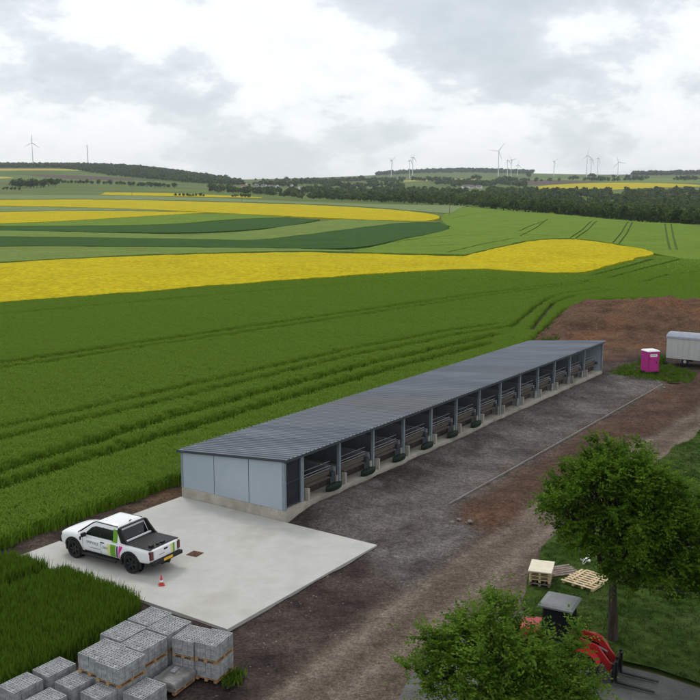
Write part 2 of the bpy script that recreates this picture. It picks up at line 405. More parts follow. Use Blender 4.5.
def blade_tuft(name, m, n, spread, h0, h1, base, w, lean, parent, seed, loc, ear=None):
    r = random.Random(seed); Q, E_ = [], []
    for _ in range(n):
        a = r.uniform(0, 6.28); q = spread * math.sqrt(r.random()); x, y = q*math.cos(a), q*math.sin(a)
        h = r.uniform(h0, h1); b = r.uniform(0, 6.28); dx, dy = math.cos(b), math.sin(b)
        l = r.uniform(.2, 1) * lean * h; c = r.uniform(0, 6.28); lx, ly = math.cos(c)*l, math.sin(c)*l
        P = [(x, y, base), (x + lx*.3, y + ly*.3, base + (h - base)*.6), (x + lx, y + ly, h)]
        ww = [w*.7, w, w*.25]
        for i in range(2):
            A, B = P[i], P[i+1]
            Q.append([(A[0]-dx*ww[i], A[1]-dy*ww[i], A[2]), (A[0]+dx*ww[i], A[1]+dy*ww[i], A[2]),
                      (B[0]+dx*ww[i+1], B[1]+dy*ww[i+1], B[2]), (B[0]-dx*ww[i+1], B[1]-dy*ww[i+1], B[2])])
        if ear and _ % 3:
            A = P[2]; e = r.uniform(.09, .14); k = r.uniform(.5, 1.1); ex, ey = lx/(l + 1e-6)*e*k, ly/(l + 1e-6)*e*k
            for q_ in ((dx, dy), (-dy, dx)):
                E_.append([(A[0]-q_[0]*.012, A[1]-q_[1]*.012, A[2]-.01), (A[0]+q_[0]*.012, A[1]+q_[1]*.012, A[2]-.01), (A[0]+ex+q_[0]*.016, A[1]+ey+q_[1]*.016, A[2]+e*.6), (A[0]+ex-q_[0]*.016, A[1]+ey-q_[1]*.016, A[2]+e*.6)])
    o = quads_np(name, np.array(Q + E_), m, parent); o.location = loc
    if ear:
        o.data.materials.append(ear); o.data.polygons.foreach_set('material_index', [0]*len(Q) + [1]*len(E_))
    return o

# ------------------------------------------------------------------ shed frame: origin at the shed's front corner by the slab
A0 = rad(55.7); E1 = Vector((math.cos(A0), math.sin(A0), 0)); E2 = Vector((-math.sin(A0), math.cos(A0), 0))
C0 = Vector((-3.08, 42.23, 0))
def W(u, v, z=0.0):
    p = C0 + E1 * u + E2 * v; return Vector((p.x, p.y, z))
def UV(x, y):
    dx, dy = np.asarray(x) - C0.x, np.asarray(y) - C0.y
    return dx * E1.x + dy * E1.y, dx * E2.x + dy * E2.y
def gpoly(pts, z=0.0): return [tuple(G(*p, z).xy) for p in pts]
def round_poly(P, it=2):
    P = [np.array(p, float) for p in P]
    for _ in range(it):
        Q = []
        for i, p in enumerate(P):
            a, b_ = P[i-1], P[(i+1) % len(P)]; u_, v_ = p - a, b_ - p
            ang = abs(math.atan2(u_[0]*v_[1]*9 - u_[1]*v_[0]*9, u_[0]*v_[0] + 81*u_[1]*v_[1]))
            if ang < rad(75): Q += [p - u_*.25, p + v_*.25]
            else: Q.append(p)
        P = Q
    return P
def hpoly(pts, h=0.0): return [HIT(*p, h) for p in round_poly(pts)]
def wpoly(uv): return [tuple(W(*p).xy) for p in uv]

# ------------------------------------------------------------------ ground sheets
def sdist(P, x, y):
    """signed distance to a closed outline, positive inside"""
    pts = np.stack([np.asarray(x, float), np.asarray(y, float)], -1); d = np.full(len(pts), 1e9)
    for i in range(len(P)):
        a, b_ = np.array(P[i]), np.array(P[(i+1) % len(P)]); ab = b_ - a
        t = np.clip(((pts - a) @ ab)/(ab @ ab + 1e-9), 0, 1); d = np.minimum(d, np.linalg.norm(pts - a - t[:, None]*ab, axis=1))
    return np.where(in_poly(P, pts), d, -d)
def ldist(P, x, y):
    pts = np.stack([np.asarray(x, float), np.asarray(y, float)], -1); d = np.full(len(pts), 1e9)
    for a, b_ in zip(P[:-1], P[1:]):
        a, b_ = np.array(a), np.array(b_); ab = b_ - a
        t = np.clip(((pts - a) @ ab)/(ab @ ab + 1e-9), 0, 1); d = np.minimum(d, np.linalg.norm(pts - a - t[:, None]*ab, axis=1))
    return d
def sstep(a, b_, v):
    t = np.clip((v - a)/(b_ - a), 0, 1); return t*t*(3 - 2*t)
soil_poly = wpoly([(-9.6, 6.9), (60, 7.0), (60, 9.4), (-12, 9.4), (-12, 7.3)])
tag(sheet('soil_strip', soil_poly, MT['soil'], lambda x, y: Z0 + .06 + .12*fbm(x, y, 1.2, 5), gmin=.5), kind='structure')
# the bare ground round the yard: one sheet whose gravel, track and red-earth zones run into one another
bare = [(272, 520), (350, 545), (225, 605), (125, 584), (60, 600), (96, 640), (20, 672), (-60, 708), (-60, 800), (420, 800), (760, 560), (760, 292), (700, 299), (600, 295), (560, 304), (520, 338)]
bareP = gpoly(bare)
yardP = wpoly([(-1, .3), (-1, -5.0), (-2.5, -7.0), (-3.5, -9.2), (0, -9.6), (4.0, -8.2), (5.6, -6.4), (8, -5.7), (43.4, -5.8), (46.5, -4.6), (46.5, .4), (44.1, .4)])
roadP = gpoly([(760, 372), (700, 408), (640, 441), (560, 487), (505, 524), (478, 540), (440, 566), (395, 592), (330, 642), (258, 700), (215, 735), (330, 800), (420, 720), (470, 640), (530, 600), (560, 545), (640, 480), (700, 440), (790, 400)])
roadC = [tuple(G(*p).xy) for p in [(780, 372), (700, 417), (640, 454), (570, 500), (500, 545), (430, 600), (350, 662), (290, 712), (240, 760)]]
bankP = gpoly([(452, 516), (475, 493), (655, 390), (700, 370), (770, 350), (770, 384), (700, 413), (640, 447), (560, 493), (505, 532), (478, 530)])
moundP = gpoly([(520, 341), (545, 326), (566, 309), (598, 298), (640, 297), (700, 300), (780, 303), (780, 354), (700, 352), (664, 349), (630, 352), (603, 356), (600, 341)])
mc = [(G(640, 322).xy, 14, 3.0), (G(610, 318).xy, 11, 2.0), (G(690, 318).xy, 16, 2.6), (G(575, 330).xy, 8, .8)]
def g_w(x, y): return sstep(-.9, .7, sdist(yardP, x, y) + 1.3*fbm(x, y, 2.6, 51))
def r_w(x, y): return sstep(-.6, .5, sdist(roadP, x, y) + .6*fbm(x, y, 2.4, 61))
def k_w(x, y): return np.maximum(.62*sstep(-1.0, .6, sdist(bankP, x, y) + 1.2*fbm(x, y, 1.8, 71)), sstep(-3.5, 1.5, sdist(moundP, x, y) + 3*fbm(x, y, 6, 81)))
def t_w(x, y):
    d = ldist(roadC, x, y) + .35*fbm(x, y, 5, 23)
    return np.maximum(np.exp(-((d - .95)/.38)**2), .8*np.exp(-((d - 2.7)/.45)**2))*r_w(x, y)
def ground_z(x, y):
    u, v = UV(x, y)
    z = np.full(len(x), Z0 + .03)
    s_ = sstep(-3.4, -.1, v); e = sstep(0, 2.2, u)
    z = z + sstep(-.5, .8, sdist(yardP, x, y))*(.05 + .10*e + .36*s_*e*sstep(45.5, 43.5, u))
    bk = sdist(bankP, x, y); z = z + sstep(0, 1.7, bk)*.28*(.7 + fbm(x, y, 1.6, 12))
    md = np.zeros(len(x))
    for c, r, h in mc: md = np.maximum(md, h*np.exp(-(((x - c.x)/r)**2 + ((y - c.y)/(r*.75))**2)))
    mw = sstep(-1, 3, sdist(moundP, x, y)); z = z + mw*(md*(.8 + .5*fbm(x, y, 5, 1)) + .7*fbm(x, y, 2.8, 2) + .55*fbm(x, y, 1.3, 7))
    rw = r_w(x, y)
    z = z + (1 - rw)*(.09*fbm(x, y, 1.5, 3) + .06*vnoise(x, y, .5, 9)) + rw*(.03*fbm(x, y, 1.8, 4) - .05*t_w(x, y))
    return np.maximum(z, Z0 + .008)
bg_ = sheet('bare_ground', bareP, None, ground_z, gmin=.34, gap=.006, attr=dict(gravel=lambda c: g_w(c[:, 0], c[:, 1]), road=lambda c: r_w(c[:, 0], c[:, 1]), red=lambda c: k_w(c[:, 0], c[:, 1]), tread=lambda c: t_w(c[:, 0], c[:, 1])))
tag(bg_, kind='structure')
def bare_material():
    m = bpy.data.materials.new('bare_ground'); m.use_nodes = True; N, L = m.node_tree.nodes, m.node_tree.links; b = N['Principled BSDF']
    b.inputs['Roughness'].default_value = .97; b.inputs['Specular IOR Level'].default_value = .04
    tc = N.new('ShaderNodeTexCoord')
    def nz(sc, det=6, lo=.35, hi=.65, a=0.0, z=1.0):
        n = N.new('ShaderNodeTexNoise'); n.inputs['Scale'].default_value = sc; n.inputs['Detail'].default_value = det; n.inputs['Roughness'].default_value = .62; L.new(tc.outputs['Object'], n.inputs['Vector'])
        r = N.new('ShaderNodeMapRange'); r.inputs['From Min'].default_value = lo; r.inputs['From Max'].default_value = hi; r.inputs['To Min'].default_value = a; r.inputs['To Max'].default_value = z; L.new(n.outputs['Fac'], r.inputs['Value']); return r.outputs[0]
    def mix(f, a, c, mode='MIX'):
        x = N.new('ShaderNodeMixRGB'); x.blend_type = mode
        for k, q in (('Fac', f), ('Color1', a), ('Color2', c)):
            if isinstance(q, tuple): x.inputs[k].default_value = (*q, 1)
            elif isinstance(q, (int, float)): x.inputs[k].default_value = q
            else: L.new(q, x.inputs[k])
        return x.outputs[0]
    def at(nm):
        a = N.new('ShaderNodeAttribute'); a.attribute_name = nm; return a.outputs['Fac']
    soil = mix(nz(.7, 9), (.030, .022, .020), (.058, .044, .039)); soil = mix(nz(.22, 4, .5, .7), soil, (.078, .058, .050))
    grav = mix(nz(.5, 9), (.078, .069, .065), (.145, .132, .124)); grav = mix(nz(.16, 5, .48, .66), grav, (.050, .041, .039)); grav = mix(nz(.33, 5, .56, .68, 0, .7), grav, (.165, .152, .146))
    road = mix(nz(.4, 9), (.088, .066, .051), (.128, .098, .077)); road = mix(at('tread'), road, mix(nz(1.1, 6), (.145, .114, .09), (.195, .157, .125)))
    red = mix(nz(.4, 10), (.064, .039, .026), (.122, .073, .047)); red = mix(nz(.13, 6, .5, .68), red, (.155, .078, .042))
    c = mix(at('gravel'), soil, grav); c = mix(at('red'), c, red); c = mix(at('road'), c, road)
    for sc, lo_ in ((3.0, .72), (8.0, .6), (20.0, .58)): c = mix(1.0, c, nz(sc, 4, .3, .7, lo_, 2 - lo_), 'MULTIPLY')
    # scattered pale pebbles
    vr = N.new('ShaderNodeTexVoronoi'); vr.inputs['Scale'].default_value = 4.5; L.new(tc.outputs['Object'], vr.inputs['Vector'])
    lt = N.new('ShaderNodeMath'); lt.operation = 'LESS_THAN'; lt.inputs[1].default_value = .17; L.new(vr.outputs['Distance'], lt.inputs[0])
    mu = N.new('ShaderNodeMath'); mu.operation = 'MULTIPLY'; L.new(lt.outputs[0], mu.inputs[0]); L.new(nz(.8, 3, .5, .62, 0, .75), mu.inputs[1])
    c = mix(mu.outputs[0], c, (.22, .20, .185))
    L.new(c, b.inputs['Base Color'])
    n = N.new('ShaderNodeTexNoise'); n.inputs['Scale'].default_value = 5; n.inputs['Detail'].default_value = 8; L.new(tc.outputs['Object'], n.inputs['Vector'])
    bp = N.new('ShaderNodeBump'); bp.inputs['Strength'].default_value = 1; bp.inputs['Distance'].default_value = .09; L.new(n.outputs['Fac'], bp.inputs['Height']); L.new(bp.outputs[0], b.inputs['Normal'])
    return m
bg_.data.materials.append(bare_material())
asph = [(392, 705), (408, 682), (440, 642), (480, 625), (522, 612), (560, 640), (618, 664), (660, 674), (705, 690), (790, 720), (790, 800), (330, 800)]
tag(sheet('asphalt_drive', gpoly(asph), MT['asphalt'], lambda x, y: Z0 + .15 + .01*fbm(x, y, 4, 6), gmin=.8, rag=.35), kind='structure')
lawn = [(760, 399), (700, 433), (672, 449), (646, 471), (601, 506), (546, 541), (524, 580), (521, 607), (560, 638), (618, 661), (660, 671), (705, 687), (790, 716), (860, 560), (860, 400)]
lw = sheet('lawn', gpoly(lawn), MT['lawn'], lambda x, y: Z0 + .2 + .05*fbm(x, y, 3, 8), gmin=.6, rag=.5)
tag(lw, 'dark mown green lawn under the large tree beside the dirt road', 'grass', kind='stuff')
gt = blade_tuft('grass_tuft', MT['lawn'], 16, .16, .04, .10, -.02, .008, .6, lw, 5, G(640, 560, Z0 + .22)); scatter(lw, gt, 3, attr=False, dens=7)
# slab
sb = MB(); sb.prism([W(-9.9, -5.18, -.3), W(-.02, -5.2, -.3), W(-.02, 6.78, -.3), W(-9.9, 6.85, -.3)], (0, 0, .3))
tag(sb.build('concrete_slab', MT['concrete']), kind='structure')
kb = MB(); kb.prism([W(6.6, -5.2, -.2), W(43.2, -5.3, -.2), W(43.2, -5.37, -.2), W(6.6, -5.27, -.2)], (0, 0, .27))
kb.prism([W(43.2, -5.3, -.2), W(43.27, -5.3, -.2), W(45.2, -4.1, -.2), W(45.15, -4.05, -.2)], (0, 0, .26))
tag(kb.build('concrete_kerb', MT['kerb']), kind='structure')

# ------------------------------------------------------------------ crops
def crop(name, pts, m, h, label, strips=(), tufts=None, gap=.012, hw=None, cat='crop field', world=None):
    if pts: pts = [(-330, y + (18 if y > 255 else 0)) if x <= -59 else (x, y) for x, y in pts]     # the fields run on beyond the left frame edge
    P = world if world is not None else hpoly(pts, h)
    st = []
    for (line, w) in strips:
        if line[0][0] <= -59:
            (xa, ya), (xb, yb) = line[:2]; line = [(-330, ya + (ya - yb)/(xb - xa)*270)] + line[1:]
        pl = [HIT(*p, h) for p in line]
        L_, R_ = [], []
        for i, p in enumerate(pl):
            t = pl[min(i+1, len(pl)-1)] - pl[max(i-1, 0)]; t = t/np.linalg.norm(t); n = np.array([-t[1], t[0]])
            L_.append(p + n*w/2); R_.append(p - n*w/2)
        st.append(L_ + R_[::-1])
    zf = lambda x, y: TZ(x, y) + h + (.10 if tufts else .16) * fbm(x, y, 6, 3) + (0 if tufts else .12*vnoise(x, y, 1.7, 5))
    at = None
    if tufts:
        at = dict(dens=lambda c: np.interp(c[:, 1], tufts[0], tufts[1]), size=lambda c: np.interp(c[:, 1], tufts[0], tufts[2]))
    o = sheet(name, P, m, zf, gap=gap, gmin=1.0, strips=st, skirt=h * .97, attr=at, rag=0 if world is not None else 1.1, rs=16)
    tag(o, label, cat, kind='stuff')
    return o
# big barley field behind the shed; its top stands .42 m up, the tufts rise above that
TOPH = .45
near_edge = [(W(-30, 8.6).x, W(-30, 8.6).y), (W(-13, 8.4).x, W(-13, 8.4).y), (W(0, 8.7).x, W(0, 8.7).y), (W(20, 8.8).x, W(20, 8.8).y), (W(44, 9.4).x, W(44, 9.4).y)]
far_edge = [HIT(*p, TOPH) for p in [(560, 311), (600, 300), (645, 299), (700, 303), (770, 306), (770, 268), (652, 255), (585, 274), (530, 272), (470, 269.5), (350, 277), (175, 290), (0, 304.5), (-80, 311), (-330, 325)]]
left_edge = [HIT(-330, 470, TOPH), tuple(W(-30, 40).xy)]
big = near_edge + far_edge + left_edge
lines = [
 ([(-60, 322), (0, 316), (175, 300), (350, 285), (440, 279), (520, 281)], 1.5),
 ([(-60, 377), (0, 366), (350, 314), (450, 299), (540, 287), (592, 281)], 1.8), ([(-60, 383), (0, 371.5), (350, 318.5), (450, 302.5), (545, 289), (592, 283.5)], 1.5),
 ([(-60, 446), (0, 432), (175, 392), (350, 352), (440, 334), (500, 326)], 1.5), ([(-60, 458), (0, 443), (175, 402), (350, 359), (450, 338), (515, 328)], 1.5),
 ([(-60, 497), (0, 474), (90, 446), (175, 419), (350, 371), (450, 347), (500, 336)], 1.9), ([(-60, 516), (0, 490), (90, 461), (175, 435), (350, 382), (450, 355), (490, 345)], 1.9),
 ([(652, 259), (625, 267), (590, 276)], 1.5), ([(680, 259), (645, 268), (606, 279)], 1.3), ([(700, 271), (668, 275), (640, 283)], 1.3),
 ([(508, 331), (528, 314), (545, 301), (562, 295), (600, 289)], 1.25), ([(530, 333), (541, 318), (553, 304), (575, 297), (612, 291)], 1.25)]
TB = ([20, 45, 70, 110, 150, 200, 270], [34, 24, 16, 11, 7, 3, 0], [.9, .95, 1.0, .95, .8, .6, .4])
tag(sheet('field_soil', big, MT['soil'], lambda x, y: TZ(x, y) + .03, gmin=3, gap=.03), kind='structure')
wh = crop('barley_field', None, MT['wheat_base'], TOPH, 'large green barley field behind the shed with dark tramlines running through it', lines, TB, gap=.010, world=big)
tuft = blade_tuft('barley_tuft', MT['wheat'], 26, .26, .16, .36, -.42, .014, .5, wh, 3, (*W(10, 14).xy, Z0 + TOPH), MT['ear'])
scatter(wh, tuft, 4)
TN = ([15, 60], [46, 30], [.95, 1.0])
# two blocks of the same crop in front of the slab
w1 = crop('barley_plot', None, MT['plot_base'], TOPH, 'tall green barley standing between the slab and the stacked blocks', (), TN, world=wpoly([(-10.3, 3.3), (-10.3, -.9), (-13, -2.2), (-22, -2.2), (-30, -2.2), (-30, 4.6), (-18, 3.6)]))
t1 = blade_tuft('barley_tuft', MT['wheat_dark'], 26, .26, .2, .44, -.42, .014, .5, w1, 8, (*W(-12, 1).xy, Z0 + TOPH)); scatter(w1, t1, 5)
w2 = crop('barley_plot', None, MT['plot_base'], TOPH, 'narrow strip of green barley at the left edge beyond a wheel track', (), TN, world=wpoly([(-10.5, 6.2), (-10.4, 4.2), (-18, 4.5), (-30, 5.4), (-30, 8.1), (-14, 7.6)]))
t2 = blade_tuft('barley_tuft', MT['wheat_dark'], 26, .26, .2, .44, -.42, .014, .5, w2, 9, (*W(-12, 5.6).xy, Z0 + TOPH)); scatter(w2, t2, 6)

# far fields
crop('rapeseed_field', [(-60, 306), (0, 302.5), (175, 288), (350, 275), (470, 267.8), (500, 269.5), (530, 271.3), (560, 272.3), (580, 272.3), (594, 270.2), (610, 265.6), (628, 260.4), (642, 256.4), (650, 254.2), (656, 251.8), (650, 250.6), (638, 248.2), (620, 245), (600, 242), (565, 238.5), (525, 241), (465, 256), (350, 253.5), (300, 251.5), (150, 255), (0, 262.5), (-60, 266)], MT['c_rape'], .8, 'broad yellow rapeseed field beyond the barley, reaching a point on the right', gap=.006)
tl = []
for a, b in [((592, 221), (570, 238)), ((597, 221), (576, 238)), ((628, 222), (613, 243)), ((633, 222), (619, 244)), ((665, 224), (670, 250)), ((671, 224), (677, 250)), ((548, 219), (520, 236))]: tl.append(([a, ((a[0]*.55 + b[0]*.45) + (b[0] - a[0])*-.04, (a[1] + b[1])/2), b], .7))
for line in [[(505, 211), (478, 213), (452, 218)], [(545, 221), (532, 225), (519, 231)], [(458, 231.5), (505, 232.5), (560, 236.5)], [(452, 235.5), (420, 238.5), (385, 243)], [(514, 238), (482, 244), (448, 252)], [(400, 246), (430, 246), (455, 244)]]: tl.append((line, .8))
crop('green_field', [(350, 252), (465, 255), (525, 240), (565, 237.5), (600, 241), (640, 248), (655, 253.5), (700, 263), (770, 262), (770, 240), (700, 226), (650, 220), (590, 214), (520, 209), (470, 206), (443, 213), (440, 221.5), (456, 229), (400, 240)], MT['c_green'], .38, 'green crop field on the right slope with paired tramlines below the wood', tl, gap=.008)
crop('green_field', [(0, 261.5), (150, 254), (300, 250.5), (350, 251.5), (350, 250), (250, 247.5), (0, 246), (-60, 246), (-60, 265)], MT['c_light'], .45, 'light green strip just above the broad yellow rapeseed field', gap=.01)
crop('dark_field', [(-60, 245.5), (0, 245.5), (250, 247), (350, 249.5), (400, 239.5), (455, 229), (440, 222.5), (400, 223), (350, 229), (300, 236), (250, 241), (180, 239), (0, 236.5), (-60, 236)], MT['c_dark'], .5, 'dark green field strip widening to the right in mid distance', gap=.01)
crop('green_field', [(-60, 235.5), (0, 236), (180, 238.5), (250, 240.5), (300, 235.5), (350, 228.5), (400, 222.5), (440, 222), (440, 221.5), (380, 217), (330, 219.5), (220, 236), (140, 233.5), (0, 230), (-60, 229)], MT['c_light'], .45, 'light green strip between the two dark green strips', gap=.01)
crop('dark_field', [(-60, 228.5), (0, 229.5), (140, 233), (220, 232), (290, 226), (320, 219.5), (290, 217.5), (230, 219.5), (170, 225.5), (0, 226.5), (-60, 226)], MT['c_dark'], .5, 'thin dark green strip below the left yellow wedge', gap=.01)
crop('green_field', [(-60, 225.5), (0, 226), (165, 225), (230, 219), (290, 217), (206, 212.5), (120, 218), (0, 225)], MT['c_green'], .6, 'narrow mid green strip under the left yellow wedge', gap=.01)
crop('rapeseed_field', [(-60, 229), (0, 224), (90, 219.5), (206, 212.3), (140, 211), (60, 211), (0, 212), (-60, 212)], MT['c_rape'], .8, 'yellow rapeseed wedge at the left ending in a point mid way', gap=.006)
crop('rapeseed_field', [(-60, 205), (0, 205.3), (120, 208), (200, 211.8), (350, 219), (410, 221), (438, 220), (441, 214), (350, 206), (200, 201.5), (100, 199.2), (0, 199.8), (-60, 200)], MT['c_rape'], .8, 'long thin yellow rapeseed band running across the left half', gap=.006)
crop('green_field', [(-60, 211.5), (0, 211.5), (60, 210.5), (140, 210.5), (180, 211), (120, 208.5), (0, 206), (-60, 206)], MT['c_pale'], .6, 'pale green sliver between two yellow bands at the left', gap=.01)
crop('green_field', [(-60, 199.3), (0, 199), (100, 198.6), (200, 200.8), (350, 205), (440, 213), (452, 213), (468, 206), (350, 203.8), (200, 197.5), (100, 195), (0, 195), (-60, 195)], MT['c_pale'], .6, 'pale green field along the far edge of the thin yellow band', gap=.01)
crop('rapeseed_field', [(100, 194.5), (180, 196.3), (262, 198), (262, 197), (200, 194.3), (160, 192.6), (105, 192.4)], MT['c_rape'], .8, 'small far yellow strip in front of the hedges at left', gap=.01)
crop('gold_field', [(-60, 171), (0, 170.8), (40, 170.3), (84, 170.8), (84, 169.2), (40, 168.6), (-60, 169)], MT['c_gold'], 1.2, 'narrow yellow field high on the left hill below its wood', gap=.01)
crop('ploughed_field', [(20, 174.5), (80, 175), (130, 178.5), (160, 181), (100, 180), (60, 178.5)], MT['c_plough'], .2, 'brown ploughed field on the slope of the left hill', gap=.01)
crop('gold_field', [(-30, 179), (0, 179), (14, 178), (8, 176.6), (-30, 176.5)], MT['c_gold'], 1.2, 'small yellow patch on the left hill above the tree clump', gap=.01)
crop('rapeseed_field', [(528, 187.5), (545, 189.5), (570, 191), (600, 190.5), (640, 188), (700, 186.5), (700, 184.5), (650, 182.8), (600, 182.6), (555, 184.5)], MT['c_rape'], .8, 'yellow rapeseed field above the wood on the right', gap=.006)
crop('ploughed_field', [(470, 183.5), (530, 185.5), (555, 183.8), (600, 182), (600, 180.4), (520, 180), (480, 180.8)], MT['c_plough'], .2, 'dark ploughed field in the distance under the wind turbines', gap=.01)
crop('gold_field', [(400, 181.8), (440, 180.8), (478, 180), (478, 178.6), (440, 178.8), (405, 180.2)], MT['c_gold'], 1.0, 'thin yellow strip below the far turbines in the middle', gap=.01)
crop('gold_field', [(300, 181.5), (330, 181), (370, 179.4), (370, 178.6), (330, 179.6), (302, 180.4)], MT['c_gold'], 1.0, 'faint yellow strip on the horizon near the picture centre', gap=.01)
crop('green_field', [(600, 181.8), (700, 183.5), (770, 183.5), (770, 178.6), (660, 178.2), (560, 178), (480, 178.6), (480, 180), (560, 179.8)], MT['c_light'], .6, 'far light green field on the plateau under the right turbines', gap=.01)

# ------------------------------------------------------------------ shed
shed = empty('livestock_shed', C0, A0, 'long low open-fronted shed with grey ribbed roof and blue-grey end wall', 'shed')
def wallp(name, m, f, parent=shed, smooth=None):
    b = MB(); f(b); return b.build(name, m, parent, smooth)
SL, SW, FZ = 43.9, 6.75, .52
zr = lambda v: 3.06 - (v + .12) * (3.06 - 2.46) / 7.0
wallp('plinth', MT['plinth'], lambda b: b.box((SL/2, SW/2, FZ/2 - .1), (SL, SW, FZ + .2), bev=.015))
post_u = [1.6 + 3.2*k for k in range(13)]
def end_wall(u0):
    # three panels with seams, following the roof slope
    vs = [.14, 2.22, 4.48, 6.62]
    for k in range(3):
        a, c = vs[k] + .02, vs[k+1] - .02
        b = MB(); b.prism([(u0, a, FZ + .01), (u0, c, FZ + .01), (u0, c, zr(c) - .09), (u0, a, zr(a) - .09)], (.12, 0, 0)); b.build('end_panel', MT['panel'], shed)
    for v in vs[1:3]:
        b = MB(); b.prism([(u0 + .012, v - .03, FZ), (u0 + .012, v + .03, FZ), (u0 + .012, v + .03, zr(v) - .1), (u0 + .012, v - .03, zr(v) - .1)], (.09, 0, 0)); b.build('panel_seam', MT['trim'], shed)
    for v, w in ((.07, .14), (6.68, .13)):
        b = MB(); b.prism([(u0 - .012, v - w/2, FZ), (u0 - .012, v + w/2, FZ), (u0 - .012, v + w/2, zr(v) - .08), (u0 - .012, v - w/2, zr(v) - .08)], (.145, 0, 0)); b.build('corner_flashing', MT['steel'], shed)
end_wall(.0); end_wall(SL - .13)
wallp('back_wall', MT['inner'], lambda b: b.box((SL/2, 6.63, (FZ + 2.36)/2), (SL - .3, .1, 2.36 - FZ)))
# ribbed roof
def roof_section():
    pts, u = [], -.1
    while u < SL + .1:
        for du, dz in ((0, 0), (.25, 0), (.265, .065), (.315, .065)): pts.append((u + du, dz))
        u += .335
    return pts
R = roof_section(); b = MB(); rows = []
for v in np.linspace(-.14, 6.9, 5):
    rows.append([b.bm.verts.new((u, v, zr(v) + dz + .02*0)) for u, dz in R])
for A_, B_ in zip(rows, rows[1:]):
    for k in range(len(A_) - 1): b.bm.faces.new((A_[k], A_[k+1], B_[k+1], B_[k]))
ro = b.build('roof', MT['roof'], shed)
sm = ro.modifiers.new('sheet', 'SOLIDIFY'); sm.thickness = .03; sm.offset = -1
for v in (.3, 1.6, 3.2, 4.8, 6.3):
    b = MB(); b.box((SL/2, v, zr(v) - .10), (SL - .3, .1, .12)); b.build('purlin', MT['trim'], shed)
wallp('fascia', MT['trim'], lambda b: b.box((SL/2, -.09, zr(-.12) - .10), (SL + .18, .05, .13)))
wallp('verge_trim', MT['trim'], lambda b: b.prism([(-.13, -.14, zr(-.14) - .1), (-.13, 6.92, zr(6.92) - .1), (-.13, 6.92, zr(6.92) + .03), (-.13, -.14, zr(-.14) + .03)], (.05, 0, 0)))
for k, u in enumerate(post_u):
    w = .24 if k == 0 else .13
    b = MB(); b.box((u, .24, (FZ + zr(.24))/2 - .05), (w, .17, zr(.24) - FZ - .08), bev=.01); b.build('post', MT['steel'], shed)
    b = MB(); b.prism([(u - .1, 6.4, FZ), (u + .1, 6.4, FZ), (u + .1, .5, FZ), (u - .1, .5, FZ)], (0, 0, .95)); b.build('bay_divider', MT['inner'], shed)
    b = MB(); b.prism([(u - .06, .4, zr(.4) - .18), (u - .06, 6.5, zr(6.5) - .18), (u - .06, 6.5, zr(6.5) - .32), (u - .06, .4, zr(.4) - .36)], (.12, 0, 0)); b.build('rafter', MT['steel'], shed)
    if k < 13:
        b = MB(); b.box((u + .36, .16, FZ + .3), (.13, .26, .6), bev=.015); b.build('pier', MT['plinth'], shed)
        b = MB(); b.box((u - .02, .29, FZ + .28), (.34, .10, .55), bev=.015); b.build('pier', MT['plinth'], shed)
    u1 = post_u[k+1] if k < 12 else SL - .15
    a, c = u + .42, u1 - .75
    for z, r in ((1.95, .016), (1.72, .024), (1.58, .024)):
        b = MB(); b.tube([(u + .1, .33, z), (c + .1, .33, z)], r, 6); b.build('rail', MT['galv'], shed)
    b = MB(); b.box(((a + c)/2, .42, 1.36), (c - a + .2, .05, .26)); b.build('feed_board', MT['timber'], shed)
    b = MB(); b.box(((a + c)/2 - .15, .24, 1.2), (c - a - .1, .26, .05), bev=.008); b.build('feed_ledge', MT['timber'], shed)
    b = MB(); b.box((c + .33, .42, 1.2), (.3, .28, .24), bev=.02); b.build('water_bowl', MT['trim'], shed)
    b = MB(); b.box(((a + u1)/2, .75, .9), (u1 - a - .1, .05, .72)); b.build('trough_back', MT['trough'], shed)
    b = MB(); b.box((u1 - .55, .8, 2.62), (.34, .1, .05)); b.box((u1 - .95, .7, 2.72), (.16, .12, .10), bev=.02); b.build('lamp_fitting', MT['galv'], shed)
# dark gate closing the first narrow bay
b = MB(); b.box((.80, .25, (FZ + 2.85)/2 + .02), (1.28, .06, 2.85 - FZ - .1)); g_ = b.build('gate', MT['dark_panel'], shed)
b = MB()
for z in (FZ + .08, 1.75, 2.78): b.box((.80, .205, z), (1.24, .03, .05))
for u in (.2, 1.4): b.box((u, .202, 1.66), (.05, .03, 2.2))
b.build('gate_frame', MT['trim'], g_)
# dark green tubs in front of the feed boards, six nearest bays
order = ['nearest', 'second', 'third', 'fourth', 'fifth', 'sixth']
tub0 = None
for k in range(6):
    if tub0 is None:
        b = MB(); prof = [(.0, 0), (.36, 0), (.41, .08), (.42, .30), (.40, .38), (.30, .43), (.0, .45)]
        b.lathe(prof, seg=18); bmesh.ops.scale(b.bm, vec=(1.6, .46, .70), verts=b.bm.verts); bmesh.ops.translate(b.bm, vec=(0, 0, FZ), verts=b.bm.verts)
        tub0 = b.build('feed_tub', MT['tub'], None, 40); o = tub0
    else: o = tub0.copy(); col.objects.link(o)
    p = W(post_u[k+1] - .72, .05); o.location = (p.x, p.y, 0.0); o.rotation_euler = (0, 0, A0)
    tag(o, f'dark green oval feed tub in the {order[k]} open bay counted from the end wall', 'feed tub', 'feed tubs along the shed front')

